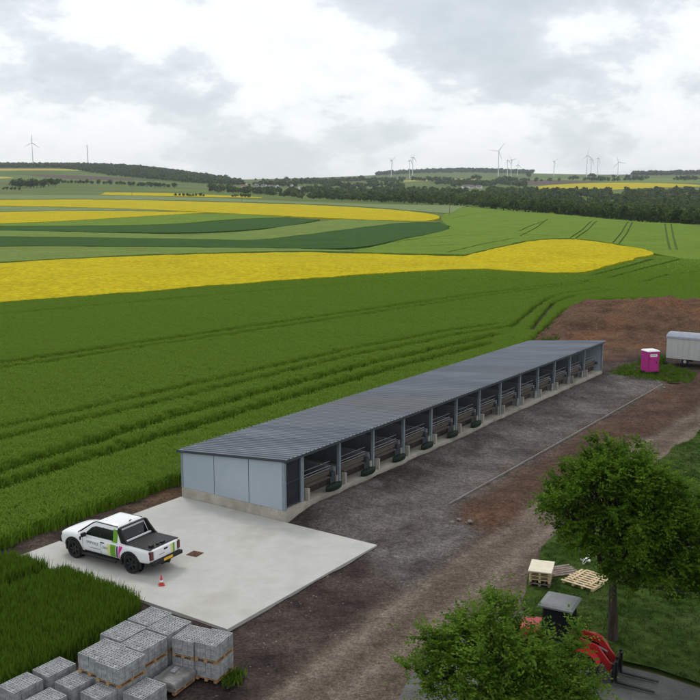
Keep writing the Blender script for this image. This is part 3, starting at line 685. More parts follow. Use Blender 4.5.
# ------------------------------------------------------------------ pickup
HEAD = rad(149.1)
pk = empty('pickup_truck', (-9.86, 37.69, 0.003), HEAD, 'white pickup with green and pink stripes parked on the concrete slab', 'pickup truck')
ST = [(-2.66, .84, .66, 1.10), (-2.60, .90, .60, 1.15), (-2.3, .925, .56, 1.16), (-1.57, .935, .52, 1.16), (-.72, .935, .44, 1.15), (.2, .935, .43, 1.13), (1.0, .935, .43, 1.13), (1.32, .935, .45, 1.15), (1.7, .93, .47, 1.15), (2.1, .91, .48, 1.12), (2.42, .86, .48, 1.06), (2.58, .78, .5, .98), (2.66, .66, .56, .86)]
SX = [s[0] for s in ST]
def body_w(x, z):
    w, zb, zt = (np.interp(x, SX, [s[i] for s in ST]) for i in (1, 2, 3)); t = (z - zb)/(zt - zb)
    return float(w * np.interp(t, [0, .1, .35, .7, .9, 1], [.93, .975, 1.0, .99, .955, .87]))
def ring(x, w, zb, zt):
    h = zt - zb; cr = .045 if x > 1.2 else .0
    half = [(0, zb), (w*.8, zb), (w*.93, zb + .01), (w*.975, zb + .1*h), (w, zb + .35*h), (w*.99, zb + .7*h), (w*.955, zb + .9*h), (w*.87, zt), (w*.5, zt + cr*.8), (0, zt + cr)]
    return [(x, y, z) for y, z in half] + [(x, -y, z) for y, z in half[-2:0:-1]]
b = MB(); b.loft([ring(*s) for s in ST]); body = b.build('body', MT['white_paint'], pk, 38)
AX = (1.70, -1.57); WR = .40
cut = MB()
for ax in AX:
    for sgn in (1, -1): cut.lathe([(.47, sgn*.60), (.47, sgn*1.1)], c=(ax, 0, .41), axis='Y', seg=28)
cutter = cut.build('wheel_well_cut', None, pk)
bo = body.modifiers.new('cut', 'BOOLEAN'); bo.object = cutter; bo.operation = 'DIFFERENCE'; bo.solver = 'EXACT'
bpy.context.view_layer.update()
dg = bpy.context.evaluated_depsgraph_get(); nm = bpy.data.meshes.new_from_object(body.evaluated_get(dg))
body.modifiers.clear(); body.data = nm
bpy.data.objects.remove(cutter)
# wheel-well liners, arches, wheels
for ax in AX:
    for sgn in (1, -1):
        b = MB(); b.lathe([(0, sgn*.585), (.468, sgn*.585), (.468, sgn*.60)], c=(ax, 0, .41), axis='Y', seg=28); b.build('wheel_well', MT['black'], pk)
    for sgn in (1, -1):
        b = MB(); rings = []
        for k in range(15):
            a = rad(-14 + 208*k/14); ca, sa = math.cos(a), math.sin(a)
            x0, z0 = ax + .455*ca, .41 + .455*sa; x1, z1 = ax + .545*ca, .41 + .545*sa
            yw0, yw1 = body_w(x0, max(.45, z0)), body_w(x1, max(.45, z1))
            rings.append([(x0, sgn*(yw0 - .05), z0), (x0, sgn*(yw0 + .035), z0), (x1, sgn*(yw1 + .03), z1), (x1, sgn*(yw1 - .05), z1)])
        b.loft(rings); b.build('wheel_arch', MT['black'], pk)
        wh_ = MB(); wh_.lathe([(.27, -.11), (.36, -.13), (.395, -.10), (.40, 0), (.395, .10), (.36, .13), (.27, .11)], axis='Y', seg=30, closed=True)
        wheel = wh_.build('wheel', MT['rubber'], pk, 40); wheel.location = (ax, sgn*.80, .40)
        b = MB(); b.lathe([(.0, sgn*.05), (.08, sgn*.06), (.10, sgn*.03), (.24, sgn*.0), (.275, sgn*.09), (.285, sgn*.10), (.285, -sgn*.08), (.0, -sgn*.08)], axis='Y', seg=24)
        for k in range(6):
            a = k*math.pi/3; M_ = Matrix.Rotation(-a, 4, 'Y'); b.box((.165, sgn*.065, 0), (.21, .03, .075), M=M_)
        b.build('rim', MT['rim_dark'], wheel)
# cabin
def rrect(x0, x1, w, z, r, n=4):
    P = []
    for cx, cy, a0 in ((x1 - r, w - r*.6, 0), (x0 + r, w - r*.6, 90), (x0 + r, -w + r*.6, 180), (x1 - r, -w + r*.6, 270)):
        for k in range(n + 1):
            a = rad(a0 + 90*k/n); P.append((cx + r*math.cos(a), cy + r*.6*math.sin(a), z))
    return P
CR = [(-1.10, 1.52, .885, 1.10, .10), (-1.04, 1.44, .875, 1.14, .10), (-.86, .70, .755, 1.66, .10), (-.78, .52, .715, 1.77, .12), (-.62, .36, .60, 1.825, .14), (-.35, .15, .35, 1.84, .12)]
b = MB(); b.loft([rrect(*c) for c in CR]); b.build('cab', MT['white_paint'], pk, 42)
def cabp(s, t):   # point on the cab side between belt (t=0) and roof edge (t=1); s from rear 0 to front 1
    x0 = -1.04 + (-.86 + 1.04)*t; x1 = 1.44 + (.70 - 1.44)*t; w = .875 + (.755 - .875)*t; z = 1.14 + .52*t
    return x0 + (x1 - x0)*s, w, z
for sgn in (1, -1):
    b = MB(); P = [cabp(.185, .10), cabp(.83, .08), cabp(.87, .30), cabp(.88, .74), cabp(.80, .90), cabp(.20, .90)]
    b.prism([(x, sgn*(w - .01), z) for x, w, z in P], (0, sgn*.018, 0)); b.build('side_window', MT['glass'], pk)
    b = MB(); P = [cabp(.50, .07), cabp(.53, .07), cabp(.55, .93), cabp(.525, .93)]
    b.prism([(x, sgn*(w - .01), z) for x, w, z in P], (0, sgn*.021, 0)); b.build('door_pillar', MT['black'], pk)
    b = MB(); b.tube([(1.50, sgn*.80, 1.17), (.74, sgn*.70, 1.67), (.52, sgn*.705, 1.775), (-.74, sgn*.715, 1.775)], .022, 6); b.build('roof_rail', MT['black'], pk)
    b = MB(); b.box((.98, sgn*1.01, 1.21), (.12, .22, .17), bev=.03); b.box((1.0, sgn*.9, 1.14), (.06, .1, .05)); b.build('mirror', MT['black'], pk)
    b = MB(); b.tube([(-.85, sgn*.98, .36), (-.75, sgn*1.0, .38), (1.0, sgn*1.0, .38), (1.1, sgn*.96, .36)], .06, 8); b.build('side_step', MT['black'], pk)
    b = MB()
    for x in (1.12, .05): b.box((x, sgn*(body_w(x, .8) + .001), .80), (.012, .006, .52))
    b.build('door_gap', MT['trim'], pk)
    b = MB(); b.box((.05, sgn*(body_w(.05, .5) - .02), .475), (1.95, .06, .10), bev=.015); b.build('sill', MT['black'], pk)
    b = MB(); b.prism([(-.83, sgn*.70, 1.76), (-.76, sgn*.70, 1.62), (-1.03, sgn*.78, 1.18), (-1.46, sgn*.80, 1.18), (-1.33, sgn*.79, 1.26), (-1.06, sgn*.74, 1.58), (-.95, sgn*.71, 1.74)], (0, sgn*.08, 0)); b.build('sports_bar', MT['black'], pk)
    b = MB(); b.box((-1.86, sgn*.80, 1.175), (1.54, .10, .03), bev=.01); b.build('bed_rail', MT['black'], pk)
    b = MB(); b.box((-2.615, sgn*.795, .92), (.12, .19, .36), bev=.03); b.build('tail_light', MT['lamp_red'], pk)
    b = MB(); b.box((2.50, sgn*.68, .88), (.2, .24, .15), bev=.04); b.build('headlight', MT['glass'], pk)
    b = MB(); b.box((-.02, sgn*(body_w(-.12, 1.0) + .012), 1.02), (.20, .03, .035), bev=.008); b.build('door_handle', MT['black'], pk)
    b = MB(); b.box((1.27, sgn*(body_w(1.27, .96)), .97), (.09, .03, .16), bev=.01); b.build('fender_vent', MT['black'], pk)
b = MB(); b.prism([(.735, -.62, 1.645), (.735, .62, 1.645), (1.44, .76, 1.165), (1.44, -.76, 1.165)], (.012, 0, .02)); b.build('windscreen', MT['glass'], pk)
b = MB(); b.prism([(-.874, -.64, 1.62), (-.874, .64, 1.62), (-1.02, .74, 1.20), (-1.02, -.74, 1.20)], (-.012, 0, .006)); b.build('rear_window', MT['glass'], pk)
b = MB(); b.box((-1.18, 0, 1.23), (.08, 1.5, .06), bev=.01); b.build('load_bar', MT['white_paint'], pk)
b = MB(); b.box((-.88, 0, 1.755), (.12, 1.42, .05), bev=.02); b.build('sports_bar', MT['black'], pk)
b = MB(); b.box((-1.83, 0, 1.165), (1.52, 1.50, .02))
for k in range(12): b.box((-2.5 + k*.12, 0, 1.181), (.10, 1.46, .012))
b.build('bed_cover', MT['black'], pk)
b = MB(); b.box((-2.40, .55, 1.23), (.16, .20, .11), bev=.04); b.box((-2.42, .18, 1.215), (.1, .14, .07), bev=.02); b.box((-2.43, -.1, 1.215), (.1, .22, .07), bev=.02); b.build('cover_latch', MT['black'], pk)
b = MB(); b.box((-2.66, 0, .91), (.05, 1.36, .42), bev=.015); tg = b.build('tailgate', MT['white_paint'], pk)
b = MB(); b.box((-2.69, 0, 1.02), (.02, .22, .07), bev=.006); b.build('tailgate_handle', MT['black'], tg)
b = MB(); b.box((-2.687, -.48, .91), (.006, .10, .40)); b.build('tailgate_stripe', MT['green_stripe'], tg)
b = MB(); b.box((-2.688, -.36, .91), (.006, .12, .40)); b.build('tailgate_stripe', MT['pale_stripe'], tg)
b = MB(); b.box((-2.70, 0, .60), (.22, 1.80, .16), bev=.04); bp = b.build('rear_bumper', MT['black'], pk)
b = MB(); b.box((-2.815, .0, .63), (.012, .52, .11)); b.build('number_plate', MT['plate'], bp)
b = MB(); b.tube([(-2.7, 0, .45), (-2.85, 0, .45), (-2.88, 0, .53)], .03, 8); b.lathe([(0, .52), (.035, .53), (.035, .57), (0, .59)], c=(-2.88, 0, 0), seg=10); b.box((-2.66, 0, .45), (.12, .5, .08)); b.build('tow_hitch', MT['black'], pk)
b = MB(); b.box((2.60, 0, .60), (.22, 1.56, .22), bev=.06); b.build('front_bumper', MT['black'], pk)
b = MB(); b.box((2.615, 0, .86), (.10, .96, .20), bev=.03); b.build('grille', MT['black'], pk)
b = MB(); b.box((.95, 0, .50), (3.2, 1.1, .22)); b.box((-1.2, 0, .50), (2.6, 1.0, .2)); b.build('underbody', MT['black'], pk)
b = MB(); b.tube([(-.70, .0, 1.82), (-.82, 0, 1.89)], .025, 6); b.build('aerial', MT['black'], pk)
def side_patch(name, xz, m, parent=pk, off=.006, sides=(1, -1)):
    """thin decal following the flank: rows of (z, x_rear, x_front)"""
    b = MB()
    for sgn in sides:
        R_ = []
        for z, xa, xb in xz:
            R_.append([b.bm.verts.new((x, sgn*(body_w(x, z) + off), z)) for x in (xa, xb)])
        for A_, B_ in zip(R_, R_[1:]): b.bm.faces.new((A_[0], A_[1], B_[1], B_[0]))
    o = b.build(name, m, parent); md = o.modifiers.new('t', 'SOLIDIFY'); md.thickness = .003; return o
zs_ = np.linspace(.54, 1.10, 8)
side_patch('green_stripe', [(z, -.80 + .03*math.sin((z-.5)*4), -.50 + .05*(z-.5)) for z in zs_], MT['green_stripe'])
side_patch('pale_stripe', [(z, -.485 + .05*(z-.5), -.34 + .10*(z-.5)) for z in zs_], MT['pale_stripe'])
side_patch('pink_stripe', [(z, -1.0 - .16*sstep(.7, 1.05, z), -.93 - .03*sstep(.7, 1.05, z)) for z in np.linspace(.55, 1.10, 9)], MT['pink_stripe'])
side_patch('dark_stripe', [(z, -.90, -.815) for z in np.linspace(.54, 1.1, 6)], MT['trim'])
for sgn in (1, -1):   # the stripe runs on up the pillar
    b = MB(); P = [cabp(.085, .0), cabp(.215, .0), cabp(.18, .12), cabp(.185, .5), cabp(.20, 1.0), cabp(.05, 1.0), cabp(.06, .5)]
    b.prism([(x, sgn*(w + .002), z) for x, w, z in P], (0, sgn*.012, 0)); b.build('pillar_stripe', MT['green_stripe'], pk)
def text(s, size, m, M_, parent, name='lettering', space=1.0):
    cu = bpy.data.curves.new('t', 'FONT'); cu.body = s; cu.size = size; cu.extrude = .001; cu.space_character = space; cu.align_x = 'CENTER'; cu.align_y = 'CENTER'
    o = bpy.data.objects.new('t', cu); col.objects.link(o); bpy.context.view_layer.update()
    me = bpy.data.meshes.new_from_object(o.evaluated_get(bpy.context.evaluated_depsgraph_get()))
    bpy.data.objects.remove(o); me.materials.clear(); me.materials.append(m); me.transform(M_)
    return link(bpy.data.objects.new(name, me), parent)
def side_M(x, y, z, sgn):  # text reading along the flank
    return Matrix.Translation((x, y, z)) @ (Matrix.Rotation(rad(180), 4, 'Z') if sgn > 0 else Matrix.Identity(4)) @ Matrix.Rotation(rad(90), 4, 'X')
for sgn in (1, -1):
    y = sgn*(body_w(.5, .9) + .008)
    text('IMPVAZ', .17, MT['grey_text'], side_M(.55, y, .90, sgn), pk, space=1.25)
    text('ZERO', .13, MT['olive'], side_M(-.20, y, .82, sgn), pk)
    b = MB(); b.box((.40, sgn*(body_w(.5, .7) + .004), .70), (.62, .004, .035)); b.build('pale_line', MT['pale_grey'], pk)
text('RANGER', .09, MT['pale_grey'], Matrix.Translation((-2.689, .25, .86)) @ Matrix.Rotation(rad(-90), 4, 'Z') @ Matrix.Rotation(rad(90), 4, 'X'), tg)

# ------------------------------------------------------------------ cone and drain
p = G(161.5, 585); cn = empty('traffic_cone', (p.x, p.y, .002), .3, 'small red and white traffic cone on the slab behind the pickup', 'traffic cone'); cn.scale = (.68, .68, .66)
b = MB(); b.box((0, 0, .02), (.36, .36, .04), bev=.01); b.build('cone_base', MT['cone_red'], cn)
b = MB(); b.lathe([(.13, .04), (.105, .18), (.103, .18), (.08, .34), (.078, .34), (.03, .62), (.02, .64), (0, .64)], seg=18); cb = b.build('cone_body', MT['cone_red'], cn, 40)
b = MB(); b.lathe([(.108, .20), (.086, .33), (.080, .33), (.10, .20)], seg=18, closed=True); b.build('white_band', MT['white'], cb)
p = G(195, 554); dr = empty('drain_cover', (p.x, p.y, .002), A0 + .1, 'rusty square drain cover set in the concrete slab', 'drain cover')
b = MB(); b.box((0, 0, .008), (.54, .54, .016)); b.build('drain_frame', MT['rust'], dr)
b = MB()
for k in range(9): b.box((-.208 + .052*k, 0, .022), (.028, .46, .012))
b.build('grating', MT['rust'], dr)

# ------------------------------------------------------------------ pallets of hollow concrete blocks
def block_level(z0, h, lx=1.05, ly=.80, seed=0):
    """hollow blocks standing on a pallet: three courses with joints, slots in the top faces"""
    r = random.Random(seed); b = MB(); nx, ny, nz = 4, 4, 3
    sx, sy, sz = lx/nx, ly/ny, h/nz
    for i in range(nx):
        for j in range(ny):
            for k in range(nz):
                jx, jy = r.uniform(-.004, .004), r.uniform(-.004, .004)
                c = (-lx/2 + sx*(i + .5) + jx, -ly/2 + sy*(j + .5) + jy, z0 + sz*(k + .5))
                if k < nz - 1:
                    if i in (0, nx-1) or j in (0, ny-1): b.box(c, (sx - .012, sy - .012, sz - .008))
                else:
                    t = .034; X, Y_ = sx - .012, sy - .012
                    b.box(c, (X, t, sz - .008))
                    for s in (-1, 1): b.box((c[0], c[1] + s*(Y_/2 - t/2), c[2]), (X, t, sz - .008))
                    for s in (-1, 0, 1): b.box((c[0] + s*(X/2 - t/2 - .003), c[1], c[2] - .001), (t, Y_ - .006, sz - .012))
                    b.box((c[0], c[1], c[2] - .03), (X - .02, Y_ - .02, sz - .07))
    return b
def pallet_mesh(lx, ly):
    b = MB()
    for j in range(5): b.box((0, -ly/2 + .05 + j*(ly - .1)/4, .108), (lx, .09, .022))
    for i in range(3): b.box((-lx/2 + .06 + i*(lx - .12)/2, 0, .086), (.10, ly, .022))
    for i in range(3):
        for j in range(3): b.box((-lx/2 + .06 + i*(lx - .12)/2, -ly/2 + .06 + j*(ly - .12)/2, .0475), (.10, .11, .055))
    for j in range(3): b.box((0, -ly/2 + .06 + j*(ly - .12)/2, .01), (lx, .10, .02))
    return b
bl_meshes = []
PALS = []   # (centre x, y, yaw, levels, label)
def pal(l, bk, r, h, label, levels):
    L_, B_, R_ = G(*l, h), G(*bk, h), G(*r, h)
    c = (L_ + R_) / 2; d = B_ - L_; PALS.append([c.x, c.y, math.atan2(d.y, d.x), levels, label])
pal((193.4, 642.4), (211.5, 629), (233.8, 632.2), 1.27, 'right end of the stacks by the slab corner', 2)
pal((171.4, 638.5), (191.9, 622.8), (210.7, 628.3), 1.27, 'between the end stack and the covered low pallet', 2)
pal((149, 629), (169, 613.4), (188.7, 620.4), 1.27, 'at the right of the back row near the slab', 2)
pal((129.3, 618.6), (155.7, 605.5), (170, 613), 1.27, 'farthest back, its top reaching highest against the slab', 2)
pal((119.3, 643), (148.6, 627), (167.5, 637.7), 1.27, 'in the middle with wood showing under its upper half', 2)
pal((100, 634), (127, 620), (146.4, 627), 1.27, 'on the barley side of the middle group', 2)
pal((96.4, 663), (125.7, 646.4), (144, 653), 1.27, 'front right of the middle group', 2)
pal((78.6, 652), (101, 639.5), (125.7, 646.4), 1.27, 'front left of the middle group touching the barley', 2)
pal((78.6, 692.9), (112.9, 675.7), (127, 682.9), .66, 'single-height load at the right of the bottom rows', 1)
pal((52, 682), (85.7, 665), (101.4, 673.6), .66, 'single-height load in the centre of the bottom rows', 1)
pal((30, 668.6), (62, 653), (77.9, 663), .66, 'single-height load nearest the barley in the bottom rows', 1)
pal((0, 682), (25.7, 671.4), (40.7, 681.4), .66, 'single-height load at the left picture edge', 1)
pal((20, 701), (51.4, 685), (67, 695), .66, 'single-height load cut by the bottom edge at left', 1)
pal((129, 690), (147, 673), (160, 681), .72, 'single-height dark load left of the covered low pallet', 1)
def build_pallet(x, y, yaw, levels, label, i):
    t = empty('block_pallet', (x, y, Z0 + .16 if levels == 2 else Z0 + .16), yaw, f'pallet of grey hollow concrete blocks, {label}', 'block pallet', 'pallets of concrete blocks by the slab')
    if 2 <= i < 8: t.scale = (1.10, 1.20, 1)
    for lv in range(levels):
        z = lv * .635
        if not bl_meshes: bl_meshes.extend([block_level(.12, .51, seed=s_).build('blocks', MT['block']) for s_ in (1, 2)] + [pallet_mesh(1.05, .80).build('pallet_base', MT['wood'])])
        for nm_, src in (('blocks', bl_meshes[(i + lv) % 2]), ('pallet_base', bl_meshes[2])):
            o = src.copy(); col.objects.link(o); o.name = nm_; o.parent = t; o.location = (0, 0, z); o.rotation_euler = (0, 0, 0)
    return t
for i, (x, y, yaw, lv, lb) in enumerate(PALS): build_pallet(x, y, rad(66 if i < 2 else (58.5 if i < 8 else (55 if i < 13 else 60))), lv, lb, i)
for o in bl_meshes: bpy.data.objects.remove(o)
# low load under a grey sheet
L_, B_, R_ = G(155, 677, .42), G(173.8, 663.6, .42), G(192.6, 667.6, .42)
c = (L_ + R_)/2; d = B_ - L_; cv = empty('covered_pallet', (c.x, c.y, Z0 + .13), math.atan2(d.y, d.x), 'low pallet of grey slabs half covered by a wrinkled dark sheet', 'covered pallet')
b = MB()
for k in range(3): b.box((0, 0, .12 + .04 + k*.085), (1.05, .84, .08), bev=.008)
b.build('slabs', MT['block'], cv)
pallet_mesh(1.05, .84).build('pallet_base', MT['wood'], cv)
gx, gy = np.meshgrid(np.linspace(-.62, .62, 26), np.linspace(-.52, .52, 22))
inside = np.maximum(np.abs(gx)/.545, np.abs(gy)/.44)
gz = .392 - np.clip(inside - 1, 0, 1)*1.1 + .022*fbm(gx, gy, .22, 4) + .02*vnoise(gx, gy, .09, 2)*(inside < 1)
gx2 = np.clip(gx, -.55, .55) + .02*vnoise(gx, gy, .2, 5); gy2 = np.clip(gy, -.445, .445) + .02*vnoise(gx, gy, .2, 6)
idx = np.arange(gx.size).reshape(gx.shape)
mesh_np('cover_sheet', np.stack([gx2, gy2, gz], -1).reshape(-1, 3), np.stack([idx[:-1, :-1], idx[:-1, 1:], idx[1:, 1:], idx[1:, :-1]], -1).reshape(-1, 4), MT['film'], cv, True)
b = MB(); b.box((.18, .1, .415), (.36, .18, .05), bev=.008, rz=.1); b.build('loose_slab', MT['block'], cv)
# weeds by the stacks
def weeds(pts, label, h0, h1, dens, seed, m='leaf'):
    P = gpoly(pts); o = sheet('weed_patch', P, MT['soil'], lambda x, y: Z0 + .30 + .04*fbm(x, y, 1, 3) if False else Z0 + .15 + .05*fbm(x, y, 1, 3), gmin=.4, rag=.6)
    tag(o, label, 'weeds', kind='stuff')
    c = np.mean(P, 0); t = blade_tuft('weed_tuft', MT[m], 22, .22, h0, h1, -.05, .016, .8, o, seed, (c[0], c[1], Z0 + .17)); scatter(o, t, seed, attr=False, dens=dens)
weeds([(222, 684), (232, 676), (246, 674), (252, 681), (240, 690), (226, 693)], 'patch of green weeds at the foot of the end block stack', .08, .22, 22, 21)
weeds([(606, 376), (622, 367), (640, 362), (668, 366), (692, 374), (690, 384), (664, 382), (640, 379), (615, 379)], 'green weeds growing around the pink toilet cabin', .08, .32, 6, 22)
weeds([(640, 364), (652, 358), (668, 360), (660, 366)], 'tall weeds behind the toilet cabin beside the trailer', .3, .9, 8, 23)
weeds([(602, 302), (625, 300), (628, 304), (606, 307)], 'thin grass growing on the left of the earth mound', .1, .3, 3, 24)
weeds([(538, 343), (548, 328), (566, 312), (590, 304), (600, 306), (576, 322), (560, 340)], 'sparse rough grass between the barley and the earth mound', .12, .4, 5, 26)
weeds([(648, 322), (664, 318), (668, 321), (652, 325)], 'small green grass streak on the earth mound', .1, .3, 5, 25)

# ------------------------------------------------------------------ toilet cabin and site trailer
p = G(650.5, 373.5); to = empty('toilet_cabin', (p.x, p.y + .3, Z0 + .2), rad(14), 'magenta portable toilet cabin with white roof beyond the shed', 'toilet cabin'); to.scale = (.98, .98, .9)
b = MB(); b.box((0, 0, .08), (1.16, 1.16, .16), bev=.02); b.build('base', MT['black'], to)
b = MB(); b.prism([(-.56, -.56, .16), (.56, -.56, .16), (.56, .56, .16), (-.56, .56, .16)], (0, 0, 1.95)); b.build('cabin', MT['magenta'], to)
b = MB(); b.box((0, -.572, 1.02), (.74, .03, 1.62), bev=.01); dr_ = b.build('door', MT['magenta'], to)
b = MB(); b.box((.28, -.60, 1.05), (.06, .04, .16), bev=.01); b.build('handle', MT['black'], dr_)
b = MB(); b.box((-.02, -.59, 1.76), (.70, .02, .26)); sg = b.build('sign', MT['white'], to)
text('EVO', .24, MT['trim'], Matrix.Translation((-.02, -.603, 1.76)) @ Matrix.Rotation(rad(90), 4, 'X'), sg, space=1.1)
b = MB(); b.box((.565, -.1, 1.78), (.012, .34, .30)); b.build('side_sign', MT['white'], to)
b = MB()
for y in (-.3, .0, .3): b.box((.565, y, .85), (.02, .05, 1.2))
for x in (-.5, .5): b.box((x, -.572, 1.05), (.05, .03, 1.75))
b.build('wall_rib', MT['magenta'], to)
b = MB(); rr = []
for z, w in ((2.11, .60), (2.16, .60), (2.26, .50), (2.29, .35)): rr.append([(-w, -w, z), (w, -w, z), (w, w, z), (-w, w, z)])
b.loft(rr); b.build('roof', MT['white'], to)
p0, p1 = G(665.5, 364), G(700, 367.4); d = p1 - p0
tr = empty('site_trailer', (p0.x, p0.y, Z0 + .2), math.atan2(d.y, d.x), 'grey site trailer with blue-grey curved roof at the right edge', 'site trailer')
b = MB(); b.box((3.5, 1.2, 1.50), (7.0, 2.4, 1.95), bev=.03); b.build('box_body', MT['trailer_grey'], tr)
rr = []
for k in range(13):
    a = math.pi*k/12; rr.append((1.2 - 1.26*math.cos(a), 2.45 + .42*math.sin(a)))
b = MB(); b.loft([[(x, y, z if 0 < i < 12 else 2.40) for i, (y, z) in enumerate(rr)] for x in (-.06, .0, 7.0, 7.06)]); b.build('roof', MT['trailer_roof'], tr, 30)
b = MB(); b.box((3.5, 1.2, .46), (6.9, 1.1, .12)); b.tube([(.0, .9, .42), (-1.5, 1.2, .42), (.0, 1.5, .42)], .05, 6); b.tube([(-1.5, 1.2, .5), (-1.5, 1.2, .0)], .04, 6); b.build('chassis', MT['black'], tr)
for x in (1.7, 5.6):
    for y in (.12, 2.28):
        b = MB(); b.lathe([(.14, -.09), (.30, -.10), (.33, 0), (.30, .10), (.14, .09)], c=(0, 0, 0), axis='Y', seg=20, closed=True); w_ = b.build('wheel', MT['rubber'], tr, 40); w_.location = (x, y, .33)
        b = MB(); b.lathe([(0, -.07), (.15, -.08), (.15, .08), (0, .07)], axis='Y', seg=14); b.build('rim', MT['rim_grey'], w_)
b = MB()
for x in np.arange(.5, 7, .5): b.box((x, -.004, 1.5), (.03, .02, 1.85))
b.build('side_rib', MT['trailer_grey'], tr)

# ------------------------------------------------------------------ wheel loader under the trees
LZ = Z0 + .2
pr, pf = G(560, 600, 2.25 + LZ), G(618, 673, LZ + .2); d = pf - pr
ld = empty('wheel_loader', (pr.x, pr.y, LZ), math.atan2(d.y, d.x), 'red compact wheel loader with grey cab roof and pallet forks', 'wheel loader')
for x in (-.72, .95):
    for y in (-.58, .58):
        b = MB(); b.lathe([(.25, -.15), (.40, -.17), (.455, -.13), (.46, 0), (.455, .13), (.40, .17), (.25, .15)], axis='Y', seg=26, closed=True)
        for k in range(16):
            for s in (-1, 1): b.box((.46, s*.08, 0), (.045, .15, .06), M=Matrix.Rotation(k*math.pi/8 + s*.1, 4, 'Y'))
        w_ = b.build('wheel', MT['rubber'], ld, 40); w_.location = (x, y, .47)
        s = 1 if y > 0 else -1
        b = MB(); b.lathe([(0, s*.05), (.09, s*.07), (.12, s*.03), (.22, s*.05), (.265, s*.13), (.265, -s*.1), (0, -s*.1)], axis='Y', seg=20); b.build('rim', MT['rim_grey'], w_)
b = MB(); rr = []
for x, w, z0, z1 in ((-1.45, .40, .62, 1.05), (-1.38, .50, .52, 1.18), (-1.0, .54, .48, 1.28), (-.45, .54, .48, 1.32)):
    rr.append([(x, -w, z0), (x, w, z0), (x, w, z1 - .08), (x, w - .1, z1), (x, -w + .1, z1), (x, -w, z1 - .08)])
b.loft(rr); hd = b.build('engine_hood', MT['red'], ld, 30)
b = MB(); b.box((-1.46, 0, .8), (.03, .5, .22), bev=.01); b.build('rear_grille', MT['black'], hd)
b = MB(); b.box((.0, 0, .55), (1.0, .5, .3), bev=.03); b.box((.95, 0, .55), (.9, .62, .34), bev=.03); b.build('chassis', MT['black'], ld)
for y in (-.58, .58):
    b = MB(); rr = []
    for k in range(8):
        a = rad(20 + 140*k/7); rr.append([(.95 + .54*math.cos(a), y - .19, .47 + .54*math.sin(a)), (.95 + .54*math.cos(a), y + .19, .47 + .54*math.sin(a)), (.95 + .57*math.cos(a), y + .19, .47 + .57*math.sin(a)), (.95 + .57*math.cos(a), y - .19, .47 + .57*math.sin(a))])
    b.loft(rr); b.build('mudguard', MT['red'], ld)
cabn = MB()
for x, x2 in ((-.45, -.38), (.50, .36)):
    for y in (-.5, .5): cabn.tube([(x, y, .8), (x2, y*.94, 2.12)], .04, 6)
cabn.box((.02, 0, .82), (.95, 1.04, .10), bev=.02); cabn.box((.02, 0, 2.09), (.82, 1.0, .06)); fr = cabn.build('cab_frame', MT['black'], ld)
b = MB()
for y in (-.49, .49): b.prism([(-.43, y*.995, .9), (.47, y*.995, .9), (.35, y*.95, 2.05), (-.37, y*.95, 2.05)], (0, .012, 0))
b.prism([(-.445, -.44, .95), (-.445, .44, .95), (-.39, .42, 2.05), (-.39, -.42, 2.05)], (.012, 0, 0)); b.prism([(.475, -.44, .95), (.475, .44, .95), (.37, .42, 2.05), (.37, -.42, 2.05)], (.012, 0, 0))
b.build('cab_glass', MT['glass'], fr)
b = MB(); rr = []
for z, dx, dy in ((2.13, .56, .58), (2.19, .57, .59), (2.25, .50, .52), (2.27, .38, .42)): rr.append([(-dx + .0, -dy, z), (dx, -dy, z), (dx, dy, z), (-dx, dy, z)])
b.loft(rr); b.build('cab_roof', MT['cab_grey'], ld)
b = MB(); b.box((-.1, 0, 1.05), (.42, .44, .12), bev=.03); b.box((-.3, 0, 1.35), (.1, .42, .55), bev=.03); b.build('driver_seat', MT['black'], ld)
for y in (-.3, .3):
    b = MB(); b.prism([(.62, y - .04, 1.10), (.70, y - .04, 1.28), (1.35, y - .04, 1.12), (1.85, y - .04, .52), (1.78, y - .04, .30), (1.66, y - .04, .40), (1.25, y - .04, .92)], (0, .08, 0)); b.build('lift_arm', MT['red'], ld)
    b = MB(); b.tube([(.75, y*.6, .75), (1.2, y*.6, .88)], .05, 8); b.tube([(1.2, y*.6, .88), (1.55, y*.6, .75)], .03, 8); b.build('hydraulic_ram', MT['galv'], ld)
b = MB()
for z in (.22, .62): b.box((1.90, 0, z), (.08, 1.25, .12))
for y in (-.55, 0, .55): b.box((1.90, y, .45), (.07, .10, .62))
b.box((1.87, 0, .42), (.03, 1.1, .42)); cg = b.build('fork_carriage', MT['black'], ld)
for y in (-.36, .36):
    b = MB(); b.prism([(1.93, y - .05, .05), (3.15, y - .05, .03), (3.15, y - .05, .05), (2.0, y - .05, .10), (2.0, y - .05, .75), (1.93, y - .05, .75)], (0, .10, 0)); b.build('fork_tine', MT['black'], cg)

